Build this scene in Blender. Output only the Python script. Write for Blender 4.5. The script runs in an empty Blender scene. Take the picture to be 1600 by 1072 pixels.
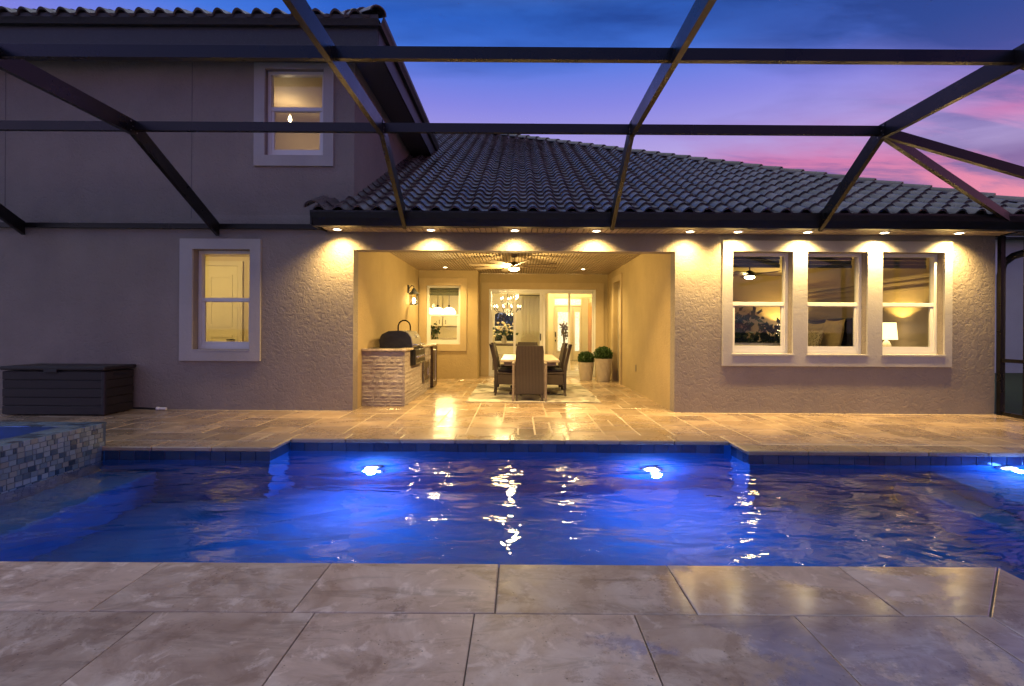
import bpy, bmesh, math, random
import numpy as np
R = math.radians
random.seed(7)
SC = bpy.context.scene
COL = SC.collection

# ------------------------------------------------------------------ camera
cam_d = bpy.data.cameras.new('camera')
cam = bpy.data.objects.new('camera', cam_d)
COL.objects.link(cam)
SC.camera = cam
cam.location = (0, 0, 1.2)
cam.rotation_euler = (R(90), R(-0.35), 0)
cam_d.sensor_width = 36
cam_d.lens = 18
cam_d.shift_x = -10 / 1600
cam_d.shift_y = -21 / 1600
cam_d.clip_end = 3000
cam_d.clip_start = 0.02

# ------------------------------------------------------------------ world: dusk sky
def lin(r, g, b):
    return tuple(((c / 255 + 0.055) / 1.055) ** 2.4 if c > 10 else c / 255 / 12.92 for c in (r, g, b)) + (1,)

W = bpy.data.worlds.new('World')
SC.world = W
W.use_nodes = True
wn, wl = W.node_tree.nodes, W.node_tree.links
wn.clear()
def wnode(t, **k):
    n = wn.new(t)
    for a, v in k.items():
        setattr(n, a, v)
    return n
def wmath(op, a, b=None, clamp=False):
    n = wnode('ShaderNodeMath', operation=op, use_clamp=clamp)
    for i, v in enumerate((a, b)):
        if v is None: continue
        if isinstance(v, (int, float)): n.inputs[i].default_value = v
        else: wl.new(v, n.inputs[i])
    return n.outputs[0]
def wramp(fac, stops, interp='EASE'):
    n = wnode('ShaderNodeValToRGB')
    n.color_ramp.interpolation = interp
    e = n.color_ramp.elements
    while len(e) < len(stops): e.new(0.5)
    for el, (p, c) in zip(e, stops):
        el.position = p; el.color = c
    wl.new(fac, n.inputs[0])
    return n.outputs[0]
def wmix(fac, a, b):
    n = wnode('ShaderNodeMix', data_type='RGBA')
    if isinstance(fac, (int, float)): n.inputs[0].default_value = fac
    else: wl.new(fac, n.inputs[0])
    wl.new(a, n.inputs[6]) if not isinstance(a, tuple) else setattr(n.inputs[6], 'default_value', a)
    wl.new(b, n.inputs[7]) if not isinstance(b, tuple) else setattr(n.inputs[7], 'default_value', b)
    return n.outputs[2]
tc = wnode('ShaderNodeTexCoord')
sep = wnode('ShaderNodeSeparateXYZ'); wl.new(tc.outputs['Generated'], sep.inputs[0])
dx, dy, dz = sep.outputs
zc = wmath('MAXIMUM', dz, 0.0)
den = wmath('ADD', zc, 0.16)
cu = wmath('DIVIDE', dx, den); cv = wmath('DIVIDE', dy, den)
comb = wnode('ShaderNodeCombineXYZ'); wl.new(cu, comb.inputs[0]); wl.new(cv, comb.inputs[1])
mp = wnode('ShaderNodeMapping'); mp.inputs['Rotation'].default_value = (0, 0, R(-24)); mp.inputs['Scale'].default_value = (0.34, 1.15, 1); mp.inputs['Location'].default_value = (2.3, 0.4, 0)
wl.new(comb.outputs[0], mp.inputs[0])
nz = wnode('ShaderNodeTexNoise'); nz.inputs['Scale'].default_value = 1.25; nz.inputs['Detail'].default_value = 6; nz.inputs['Roughness'].default_value = 0.52; nz.inputs['Distortion'].default_value = 0.5
wl.new(mp.outputs[0], nz.inputs['Vector'])
nz2 = wnode('ShaderNodeTexNoise'); nz2.inputs['Scale'].default_value = 0.55; nz2.inputs['Detail'].default_value = 3
wl.new(mp.outputs[0], nz2.inputs['Vector'])
nz3 = wnode('ShaderNodeTexNoise'); nz3.inputs['Scale'].default_value = 2.4; nz3.inputs['Detail'].default_value = 7; nz3.inputs['Roughness'].default_value = 0.58; nz3.inputs['Distortion'].default_value = 0.9
wl.new(mp.outputs[0], nz3.inputs['Vector'])
clear = wramp(zc, [(0.0, lin(150, 160, 186)), (0.18, lin(182, 168, 206)), (0.315, lin(176, 156, 220)), (0.40, lin(128, 128, 222)),
                   (0.475, lin(62, 114, 220)), (0.515, lin(42, 102, 212)), (0.56, lin(66, 114, 204)), (0.74, lin(164, 174, 200)), (1.0, lin(206, 212, 214))], 'LINEAR')
pinkc = wramp(zc, [(0.0, lin(196, 140, 156)), (0.19, lin(222, 128, 160)), (0.29, lin(200, 112, 170)), (0.36, lin(120, 92, 176)),
                   (0.43, lin(52, 84, 178)), (0.53, lin(24, 76, 166)), (0.74, lin(150, 160, 186)), (1.0, lin(204, 208, 212))], 'LINEAR')
duskc = wramp(zc, [(0.0, lin(120, 120, 150)), (0.19, lin(140, 104, 160)), (0.29, lin(88, 76, 152)), (0.36, lin(50, 64, 148)),
                   (0.43, lin(18, 58, 142)), (0.53, lin(6, 50, 132)), (0.74, lin(128, 140, 172)), (1.0, lin(190, 196, 204))], 'LINEAR')
cloud = wmix(wramp(nz3.outputs[0], [(0.43, (0, 0, 0, 1)), (0.57, (1, 1, 1, 1))]), duskc, pinkc)
# cloud bank thickens toward the east (+X)
az = wmath('MULTIPLY', wmath('ADD', dx, 0.09), 1.6)
cov = wmath('ADD', wmath('MULTIPLY', wmath('SUBTRACT', nz.outputs[0], 0.5), 5.0), az)
cov = wmath('ADD', cov, wmath('MULTIPLY', wmath('SUBTRACT', nz2.outputs[0], 0.5), 1.2), clamp=True)
skyc = wmix(cov, clear, cloud)
nish = wnode('ShaderNodeTexSky', sky_type='NISHITA', sun_disc=False)
nish.sun_elevation = R(0.5); nish.sun_rotation = R(55)
bg1 = wnode('ShaderNodeBackground'); wl.new(skyc, bg1.inputs[0]); bg1.inputs[1].default_value = 0.98
bg2 = wnode('ShaderNodeBackground'); wl.new(nish.outputs[0], bg2.inputs[0]); bg2.inputs[1].default_value = 0.03
adds = wnode('ShaderNodeAddShader'); wl.new(bg1.outputs[0], adds.inputs[0]); wl.new(bg2.outputs[0], adds.inputs[1])
wo = wnode('ShaderNodeOutputWorld'); wl.new(adds.outputs[0], wo.inputs[0])

SC.view_settings.view_transform = 'Standard'
SC.view_settings.look = 'None'
SC.view_settings.exposure = 0.22
SC.view_settings.gamma = 1.0
SC.view_settings.use_curve_mapping = False
SC.render.engine = 'CYCLES'
cy = SC.cycles
cy.use_denoising = True
try: cy.denoiser = 'OPENIMAGEDENOISE'
except Exception: pass
cy.max_bounces = 7; cy.diffuse_bounces = 2; cy.glossy_bounces = 4; cy.transmission_bounces = 6; cy.transparent_max_bounces = 24
cy.sample_clamp_indirect = 4.0
cy.sample_clamp_direct = 0.0
cy.blur_glossy = 0.5
cy.use_light_tree = True
cy.use_adaptive_sampling = True; cy.adaptive_threshold = 0.02; cy.adaptive_min_samples = 24

# ------------------------------------------------------------------ materials
MATS = {}
class NB:
    """small node-building helper"""
    def __init__(s, name):
        s.m = bpy.data.materials.new(name); s.m.use_nodes = True
        s.n, s.l = s.m.node_tree.nodes, s.m.node_tree.links
        s.b = s.n['Principled BSDF']; s.out = s.n['Material Output']
        MATS[name] = s.m
    def node(s, t, **k):
        n = s.n.new(t)
        for a, v in k.items(): setattr(n, a, v)
        return n
    def put(s, sock, v):
        if hasattr(v, 'is_linked') or isinstance(v, bpy.types.NodeSocket): s.l.new(v, sock)
        elif isinstance(v, tuple) and len(v) == 3 and sock.type == 'RGBA': sock.default_value = v + (1,)
        else: sock.default_value = v
    def math(s, op, a, b=0.0, clamp=False):
        n = s.node('ShaderNodeMath', operation=op, use_clamp=clamp)
        s.put(n.inputs[0], a); s.put(n.inputs[1], b); return n.outputs[0]
    def coords(s, rnd=False, scale=(1, 1, 1), rot=(0, 0, 0)):
        t = s.node('ShaderNodeTexCoord'); v = t.outputs['Object']
        mp = s.node('ShaderNodeMapping'); mp.inputs['Scale'].default_value = scale; mp.inputs['Rotation'].default_value = rot
        s.l.new(v, mp.inputs[0]); v = mp.outputs[0]
        if rnd:
            o = s.node('ShaderNodeObjectInfo')
            va = s.node('ShaderNodeVectorMath', operation='MULTIPLY_ADD')
            c = s.node('ShaderNodeCombineXYZ')
            for i in range(3): s.l.new(o.outputs['Random'], c.inputs[i])
            s.l.new(c.outputs[0], va.inputs[0]); va.inputs[1].default_value = (37.0, 71.0, 53.0); s.l.new(v, va.inputs[2])
            v = va.outputs[0]
        return v
    def random(s):
        a = s.node('ShaderNodeObjectInfo').outputs['Random']; b = s.node('ShaderNodeNewGeometry').outputs['Random Per Island']
        return s.math('FRACT', s.math('ADD', a, b))
    def noise(s, vec, scale, detail=4, rough=0.55, dist=0.0):
        n = s.node('ShaderNodeTexNoise'); s.l.new(vec, n.inputs['Vector'])
        n.inputs['Scale'].default_value = scale; n.inputs['Detail'].default_value = detail
        n.inputs['Roughness'].default_value = rough; n.inputs['Distortion'].default_value = dist
        return n.outputs[0]
    def voro(s, vec, scale, feature='F1'):
        n = s.node('ShaderNodeTexVoronoi', feature=feature); s.l.new(vec, n.inputs['Vector']); n.inputs['Scale'].default_value = scale
        return n.outputs['Distance']
    def ramp(s, fac, stops, interp='LINEAR'):
        n = s.node('ShaderNodeValToRGB'); n.color_ramp.interpolation = interp
        e = n.color_ramp.elements
        while len(e) < len(stops): e.new(0.5)
        for el, (p, c) in zip(e, stops):
            el.position = p; el.color = (c + (1,)) if isinstance(c, tuple) and len(c) == 3 else ((c, c, c, 1) if not isinstance(c, tuple) else c)
        s.l.new(fac, n.inputs[0]); return n.outputs[0]
    def mix(s, fac, a, b, mode='MIX'):
        n = s.node('ShaderNodeMix', data_type='RGBA', blend_type=mode)
        s.put(n.inputs[0], fac); s.put(n.inputs[6], a); s.put(n.inputs[7], b); return n.outputs[2]
    def bump(s, h, strength=0.5, dist=0.01, prev=None):
        n = s.node('ShaderNodeBump'); n.inputs['Strength'].default_value = strength; n.inputs['Distance'].default_value = dist
        s.l.new(h, n.inputs['Height'])
        if prev is not None: s.l.new(prev, n.inputs['Normal'])
        return n.outputs[0]
    def set(s, **k):
        names = dict(color='Base Color', rough='Roughness', metal='Metallic', normal='Normal', spec='Specular IOR Level', coat='Coat Weight',
                     coatr='Coat Roughness', trans='Transmission Weight', ior='IOR', emit='Emission Color', emits='Emission Strength', sheen='Sheen Weight', sss='Subsurface Weight')
        for a, v in k.items(): s.put(s.b.inputs[names[a]], v)
        return s.m

def plain(name, c, rough=0.5, metal=0.0, var=0.12, nscale=6.0, bump=0.0, bscale=60.0, spec=0.5, rnd=False, bd=0.003):
    s = NB(name); v = s.coords(rnd)
    n = s.noise(v, nscale, 4)
    lo = tuple(x * (1 - var) for x in c); hi = tuple(min(1, x * (1 + var)) for x in c)
    s.set(color=s.ramp(n, [(0.3, lo), (0.7, hi)]), metal=metal, spec=spec)
    s.set(rough=s.ramp(n, [(0.3, max(0.02, rough - 0.06)), (0.7, min(1, rough + 0.06))]))
    if bump: s.set(normal=s.bump(s.noise(v, bscale, 3), bump, bd))
    return s.m

def stucco(name, c, relief=0.48, fine=1.0):
    s = NB(name); v = s.coords()
    big = s.noise(v, 1.1, 5, 0.6)
    n1 = s.noise(v, 15.0, 4, 0.6, 1.1)
    n2 = s.noise(v, 95.0, 3, 0.6)
    pl = s.ramp(n1, [(0.34, 0.0), (0.50, 0.75), (0.62, 1.0)], 'EASE')
    st = s.noise(s.coords(scale=(1.7, 1, 0.35)), 1.6, 5, 0.65)
    col = s.mix(s.ramp(big, [(0.3, 0.0), (0.75, 1.0)]), tuple(x * 0.88 for x in c), tuple(min(1, x * 1.1) for x in c))
    col = s.mix(s.ramp(st, [(0.52, 0.0), (0.75, 0.22)]), col, tuple(x * 0.66 for x in c))
    col = s.mix(s.math('MULTIPLY', s.ramp(n2, [(0.35, 1.0), (0.5, 0.0)]), 0.18), col, tuple(x * 0.5 for x in c))
    nb = s.bump(pl, relief, 0.011)
    nb = s.bump(n2, 0.5 * fine, 0.003, nb)
    s.set(color=col, rough=0.78, spec=0.3, normal=nb)
    return s.m

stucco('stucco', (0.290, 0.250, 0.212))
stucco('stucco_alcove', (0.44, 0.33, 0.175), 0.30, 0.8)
stucco('stucco_trim', (0.45, 0.43, 0.40), 0.16, 0.7)
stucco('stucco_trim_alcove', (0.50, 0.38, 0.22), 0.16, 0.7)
plain('joint', (0.13, 0.12, 0.115), 0.8)
plain('white_frame', (0.74, 0.72, 0.68), 0.32, var=0.04, nscale=2)
plain('bronze', (0.007, 0.0062, 0.006), 0.30, var=0.2, nscale=3, spec=0.4)
plain('bronze_gutter', (0.008, 0.0075, 0.009), 0.35, var=0.3, nscale=14)
plain('fascia', (0.040, 0.038, 0.042), 0.5, var=0.35, nscale=60, bump=0.2, bscale=90)
plain('soffit_upper', (0.13, 0.12, 0.115), 0.6, var=0.1, nscale=4)
plain('interior_paint', (0.66, 0.55, 0.36), 0.7, var=0.03, nscale=1.0)
plain('interior_cream', (0.74, 0.66, 0.50), 0.65, var=0.03, nscale=1.0)
plain('bedroom_paint', (0.30, 0.24, 0.17), 0.7, var=0.04, nscale=1.0)
plain('upstairs_paint', (0.62, 0.50, 0.36), 0.7, var=0.08, nscale=1.0)
plain('door_white', (0.80, 0.72, 0.52), 0.4, var=0.03, nscale=1)
plain('wood_orange', (0.50, 0.21, 0.05), 0.4, var=0.25, nscale=6)
plain('black_metal', (0.012, 0.012, 0.013), 0.35, var=0.2)
plain('chrome', (0.62, 0.60, 0.57), 0.22, 1.0, var=0.08, nscale=3)
plain('steel', (0.42, 0.40, 0.37), 0.3, 1.0, var=0.15, nscale=4)
plain('sofa_cream', (0.66, 0.58, 0.44), 0.85, var=0.08, nscale=30, bump=0.3, bscale=200)
plain('pillow_gold', (0.52, 0.41, 0.20), 0.75, var=0.1, nscale=14, bump=0.3, bscale=90)
plain('headboard_navy', (0.018, 0.018, 0.030), 0.35)
plain('cabinet', (0.74, 0.66, 0.46), 0.4, var=0.03, nscale=1)
plain('counter_stone', (0.46, 0.38, 0.29), 0.25, var=0.3, nscale=18)
plain('dark_wood', (0.055, 0.032, 0.020), 0.4, var=0.3, nscale=10)
plain('grey_wood', (0.20, 0.155, 0.115), 0.55, var=0.25, nscale=16, bump=0.2, bscale=70)
plain('table_wood', (0.52, 0.43, 0.31), 0.35, var=0.16, nscale=9)
plain('cushion', (0.035, 0.030, 0.030), 0.85, var=0.2, nscale=20, bump=0.3, bscale=160)
plain('soil', (0.03, 0.02, 0.014), 0.9)
plain('pot', (0.56, 0.48, 0.38), 0.6, var=0.12, nscale=9, bump=0.15, bscale=80)
plain('outlet_plastic', (0.20, 0.155, 0.11), 0.4, var=0.03)
plain('white_plastic', (0.80, 0.80, 0.78), 0.35, var=0.03)
plain('hose_black', (0.014, 0.014, 0.016), 0.5)
plain('faucet', (0.03, 0.026, 0.024), 0.25, 0.9, var=0.1)
plain('grill_black', (0.011, 0.011, 0.014), 0.42, var=0.3, nscale=9, bump=0.35, bscale=18, bd=0.012)
plain('grout_dark', (0.15, 0.125, 0.105), 0.7, var=0.25, nscale=30)
plain('grout_pale', (0.50, 0.40, 0.28), 0.55, var=0.15, nscale=20)
plain('stone_mortar', (0.34, 0.27, 0.23), 0.9, var=0.2, nscale=30)
plain('mortar', (0.16, 0.13, 0.10), 0.9, var=0.2, nscale=30)
plain('lawn', (0.030, 0.055, 0.020), 0.9, var=0.4, nscale=3, bump=0.6, bscale=40)
plain('neighbour_wall', (0.62, 0.62, 0.62), 0.8, var=0.06, nscale=1.2, bump=0.3, bscale=30)
plain('neighbour_roof', (0.09, 0.08, 0.085), 0.7, var=0.2, nscale=5)
plain('petal', (0.80, 0.66, 0.36), 0.6, var=0.12, nscale=30)
plain('duct_box', (0.020, 0.017, 0.018), 0.45, var=0.15, nscale=8, bump=0.1, bscale=90)
plain('deck_box_panel', (0.022, 0.0165, 0.0145), 0.58, var=0.18, nscale=11, bump=0.2, bscale=70)
plain('shade_fabric', (0.17, 0.17, 0.13), 0.85, var=0.1, nscale=20)
plain('blind', (0.055, 0.065, 0.058), 0.8, var=0.1, nscale=20)
plain('spa_plaster', (0.035, 0.08, 0.15), 0.6, var=0.1)

# fan blades and ceiling boards
plain('fan_blade', (0.30, 0.235, 0.16), 0.5, var=0.15, nscale=8)
plain('fan_metal', (0.20, 0.165, 0.12), 0.35, 0.8, var=0.1)
plain('ceiling_board', (0.36, 0.275, 0.185), 0.5, var=0.08, nscale=3, rnd=True)
plain('ceiling_gap', (0.14, 0.105, 0.07), 0.8)
plain('soffit_board', (0.26, 0.215, 0.175), 0.55, var=0.08, nscale=6, rnd=True)
plain('soffit_gap', (0.03, 0.024, 0.02), 0.8)
plain('deck_box_lid', (0.024, 0.018, 0.016), 0.5, var=0.18, nscale=11, bump=0.2, bscale=70)

def leaf_mat(name, c1, c2):
    s = NB(name); v = s.coords()
    n = s.noise(v, 26, 3); n2 = s.noise(v, 4, 2)
    f = s.mix(0.5, n, n2)
    s.set(color=s.ramp(f, [(0.35, c1), (0.65, c2)]), rough=0.5, spec=0.3)
    return s.m
leaf_mat('boxwood', (0.018, 0.045, 0.010), (0.055, 0.11, 0.022))
leaf_mat('house_plant', (0.020, 0.040, 0.018), (0.06, 0.10, 0.03))
leaf_mat('dried_stem', (0.12, 0.085, 0.045), (0.24, 0.18, 0.09))

# roof tile: concrete S-tile, wet
s = NB('roof_tile'); v = s.coords(True)
n = s.noise(v, 7, 5); r = s.random()
base = s.mix(r, (0.060, 0.042, 0.045), (0.165, 0.122, 0.122))
base = s.mix(s.ramp(n, [(0.45, 0.0), (0.7, 0.6)]), base, (0.036, 0.027, 0.028))
s.set(color=base, rough=s.ramp(n, [(0.3, 0.22), (0.7, 0.42)]), spec=0.9, normal=s.bump(s.noise(v, 60, 4), 0.25, 0.004))
plain('roof_deck', (0.02, 0.017, 0.017), 0.9)

def travertine(name, c1, c2, c3, wet_lo, wet_hi, rscale, wetness=0.5, streak=True, rnd=True, tone=0.16, mott=1.0, cr=0.07, wd=0.25):
    s = NB(name); v = s.coords(rnd)
    g = s.coords(False)
    tcn = s.node('ShaderNodeNewGeometry'); pos = tcn.outputs['Position']
    n1 = s.noise(v, 2.4, 7, 0.62, 1.2)
    n2 = s.noise(v, 9, 6, 0.65, 0.5)
    n3 = s.noise(v, 55, 3)
    vs = s.node('ShaderNodeMapping'); vs.inputs['Scale'].default_value = (1.0, 4.0, 1); vs.inputs['Rotation'].default_value = (0, 0, R(25)); s.l.new(v, vs.inputs[0])
    n4 = s.noise(vs.outputs[0], 2.1, 7, 0.65, 0.8)
    col = s.ramp(n1, [(0.28, c1), (0.5, c2), (0.72, c3)])
    col = s.mix(s.ramp(n4, [(0.52, 0.0), (0.70, 0.65 * mott)]), col, tuple(x * 0.55 for x in c1))
    col = s.mix(s.ramp(n2, [(0.56, 0.0), (0.66, 0.55 * mott)]), col, tuple(min(1, x * 1.18) for x in c3))
    n5 = s.noise(v, 4.2, 8, 0.72, 0.3)
    col = s.mix(s.ramp(n5, [(0.535, 0.0), (0.60, 0.45 * mott)]), col, tuple(x * k for x, k in zip(c1, (0.72, 0.62, 0.55))))
    pits = s.ramp(s.voro(v, 34), [(0.05, 1.0), (0.16, 0.0)])
    pm = s.math('MULTIPLY', pits, s.ramp(n5, [(0.46, 0.0), (0.56, 0.9)]))
    col = s.mix(pm, col, tuple(x * 0.42 for x in c1))
    rr = s.random()
    tv = s.ramp(rr, [(0.0, 1 - tone), (1.0, 1 + tone)])
    col = s.mix(1.0, col, tv, 'MULTIPLY')
    # wet film: puddles with their own outline (world-anchored so they cross the joints)
    wn_ = s.noise(pos, rscale, 5, 0.6, 0.7)
    sp = s.node('ShaderNodeSeparateXYZ'); s.l.new(pos, sp.inputs[0])
    wn_ = s.math('ADD', wn_, s.math('MULTIPLY', s.math('SUBTRACT', s.noise(pos, 38, 3, 0.7), 0.5), 0.22))
    wsum = s.math('ADD', wn_, s.math('MULTIPLY', sp.outputs[0], wetness * 0.08))
    wet = s.ramp(wsum, [(wet_lo, 0.0), (wet_hi, 1.0)])
    dry_r = s.ramp(n2, [(0.3, 0.34), (0.7, 0.55)])
    wr = s.mix(wet, dry_r, (0.14, 0.14, 0.14))
    col = s.mix(s.math('MULTIPLY', wet, wd), col, tuple(x * 0.55 for x in c2))
    hb = s.math('ADD', s.math('MULTIPLY', n2, 0.5), s.math('MULTIPLY', pm, -1.2))
    hb = s.math('ADD', hb, s.math('MULTIPLY', n3, 0.14))
    nb = s.node('ShaderNodeBump'); nb.inputs['Distance'].default_value = 0.004
    s.l.new(s.ramp(wet, [(0.0, 0.45), (1.0, 0.10)]), nb.inputs['Strength']); s.l.new(hb, nb.inputs['Height'])
    s.set(color=col, rough=wr, normal=nb.outputs[0], spec=0.5, coat=wet, coatr=cr)
    s.b.inputs['Coat IOR'].default_value = 2.5 if wetness > 1 else 1.7
    return s.m
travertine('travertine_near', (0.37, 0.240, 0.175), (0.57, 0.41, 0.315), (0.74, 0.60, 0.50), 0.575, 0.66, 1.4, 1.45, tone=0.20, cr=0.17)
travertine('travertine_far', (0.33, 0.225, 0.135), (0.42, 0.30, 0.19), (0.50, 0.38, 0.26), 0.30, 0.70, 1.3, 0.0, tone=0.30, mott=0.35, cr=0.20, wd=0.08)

# split face ledger stone
s = NB('ledger_stone'); v = s.coords(True)
r = s.random(); n = s.noise(v, 22, 6, 0.65)
c = s.ramp(r, [(0.0, (0.44, 0.36, 0.32)), (0.4, (0.52, 0.44, 0.39)), (0.75, (0.58, 0.50, 0.45)), (1.0, (0.47, 0.37, 0.32))])
c = s.mix(s.ramp(n, [(0.4, 0.0), (0.7, 0.5)]), c, (0.62, 0.53, 0.46))
s.set(color=c, rough=0.85, normal=s.bump(s.noise(v, 3, 7, 0.75), 1.0, 0.05))

# mosaic on the spa
s = NB('spa_mosaic'); v = s.coords(True)
r = s.random()
c = s.ramp(r, [(0.0, (0.015, 0.04, 0.08)), (0.22, (0.06, 0.115, 0.17)), (0.42, (0.13, 0.21, 0.27)), (0.60, (0.19, 0.22, 0.22)), (0.78, (0.21, 0.30, 0.36)), (1.0, (0.10, 0.17, 0.23))])
c = s.mix(s.ramp(s.noise(v, 30, 5), [(0.55, 0.0), (0.8, 0.4)]), c, (0.22, 0.18, 0.14))
s.set(color=c, rough=0.22, spec=0.6, normal=s.bump(s.noise(v, 50, 3), 0.2, 0.003))
# waterline tile
s = NB('waterline'); v = s.coords(True)
r = s.random()
c = s.ramp(r, [(0.0, (0.010, 0.025, 0.07)), (0.5, (0.018, 0.05, 0.12)), (1.0, (0.04, 0.075, 0.14))])
c = s.mix(s.ramp(s.noise(v, 25, 4), [(0.45, 0.0), (0.7, 0.5)]), c, (0.05, 0.06, 0.09))
s.set(color=c, rough=0.15, spec=0.6)
# pool plaster
s = NB('pool_plaster'); v = s.coords()
n = s.noise(v, 5, 5)
s.set(color=s.ramp(n, [(0.3, (0.006, 0.11, 0.34)), (0.7, (0.010, 0.15, 0.42))]), rough=0.7, normal=s.bump(s.noise(v, 2.0, 3), 0.3, 0.05))

# water
s = NB('water'); v = s.coords(scale=(0.55, 1.15, 1.0))
h = s.math('ADD', s.math('MULTIPLY', s.noise(v, 3.1, 2, 0.45, 0.7), 1.0), s.math('MULTIPLY', s.noise(v, 8.0, 2, 0.4, 0.8), 0.22))
s.set(color=(0.93, 0.97, 1.0), rough=0.0, trans=1.0, ior=1.33, normal=s.bump(h, 0.85, 0.030))

def glass(name, tint, ior=1.5, gain=1.0):
    s = NB(name)
    fr = s.node('ShaderNodeFresnel'); fr.inputs[0].default_value = ior
    ge = s.node('ShaderNodeNewGeometry')
    f = s.math('MULTIPLY', s.math('MULTIPLY', fr.outputs[0], gain), s.math('SUBTRACT', 1.0, ge.outputs['Backfacing']), clamp=True)
    t = s.node('ShaderNodeBsdfTransparent'); t.inputs[0].default_value = tint + (1,)
    g = s.node('ShaderNodeBsdfGlossy'); g.inputs['Roughness'].default_value = 0.0
    m = s.node('ShaderNodeMixShader'); s.l.new(f, m.inputs[0]); s.l.new(t.outputs[0], m.inputs[1]); s.l.new(g.outputs[0], m.inputs[2])
    s.l.new(m.outputs[0], s.out.inputs[0]); return s.m
glass('window_glass', (0.95, 0.97, 0.95), 1.52, 1.5)
glass('lamp_glass', (0.97, 0.95, 0.9))
def screen(name, a):
    s = NB(name)
    t = s.node('ShaderNodeBsdfTransparent'); d = s.node('ShaderNodeBsdfDiffuse'); d.inputs[0].default_value = (0.02, 0.02, 0.022, 1)
    m = s.node('ShaderNodeMixShader'); m.inputs[0].default_value = a
    s.l.new(t.outputs[0], m.inputs[1]); s.l.new(d.outputs[0], m.inputs[2]); s.l.new(m.outputs[0], s.out.inputs[0]); return s.m
screen('roof_screen', 0.10)
screen('wall_screen', 0.42)
def emit(name, c, st):
    s = NB(name); s.set(color=(0.8, 0.8, 0.8), emit=c, emits=st); return s.m
WARM = (1.0, 0.70, 0.25)
emit('lamp_lens', (1.0, 0.82, 0.50), 26)
emit('fan_lens', (1.0, 0.80, 0.46), 22)
emit('shade_glow', (1.0, 0.70, 0.34), 2.6)
emit('bulb', (1.0, 0.80, 0.45), 22)
emit('pendant_glow', (1.0, 0.82, 0.50), 4.5)
emit('pool_lens', (0.50, 0.50, 1.0), 14)
emit('spa_lens', (0.15, 0.3, 1.0), 6)

# wicker
s = NB('wicker'); v = s.coords()
wv = s.node('ShaderNodeTexWave', wave_type='BANDS', bands_direction='Z'); wv.inputs['Scale'].default_value = 22; wv.inputs['Distortion'].default_value = 1.5; s.l.new(v, wv.inputs[0])
wx = s.node('ShaderNodeTexWave', wave_type='BANDS', bands_direction='X'); wx.inputs['Scale'].default_value = 13; wx.inputs['Distortion'].default_value = 0.6; s.l.new(v, wx.inputs[0])
hh = s.math('MULTIPLY', wv.outputs['Fac'], wx.outputs['Fac'])
c = s.mix(hh, (0.020, 0.012, 0.009), (0.088, 0.052, 0.034))
s.set(color=c, rough=0.6, normal=s.bump(hh, 0.8, 0.006))
# rug
s = NB('rug'); v = s.coords()
n = s.noise(v, 2.2, 5, 0.6, 1.0); n2 = s.noise(v, 140, 2)
c = s.ramp(n, [(0.3, (0.20, 0.18, 0.14)), (0.46, (0.34, 0.31, 0.25)), (0.54, (0.55, 0.50, 0.42)), (0.7, (0.66, 0.61, 0.52))])
s.set(color=c, rough=0.9, normal=s.bump(n2, 0.5, 0.004))
# patterned pillow
s = NB('pillow_print'); v = s.coords()
d = s.ramp(s.voro(v, 34), [(0.25, (0.06, 0.055, 0.05)), (0.42, (0.58, 0.50, 0.34))])
s.set(color=d, rough=0.8)
# sheer curtain
s = NB('curtain'); s.set(color=(0.72, 0.64, 0.46), rough=0.8)
# leaded glass panes; their brightness is emission, with no source behind
s = NB('leaded_glass_glow'); v = s.coords()
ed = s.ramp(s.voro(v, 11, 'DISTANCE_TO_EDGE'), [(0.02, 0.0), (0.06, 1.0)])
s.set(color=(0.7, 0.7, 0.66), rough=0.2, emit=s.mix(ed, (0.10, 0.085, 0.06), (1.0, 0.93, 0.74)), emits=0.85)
# blue dusk behind the dining room's arched window: clear glass over outdoor dusk
plain('interior_floor', (0.50, 0.41, 0.28), 0.22, var=0.12, nscale=2)
M = MATS

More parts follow.
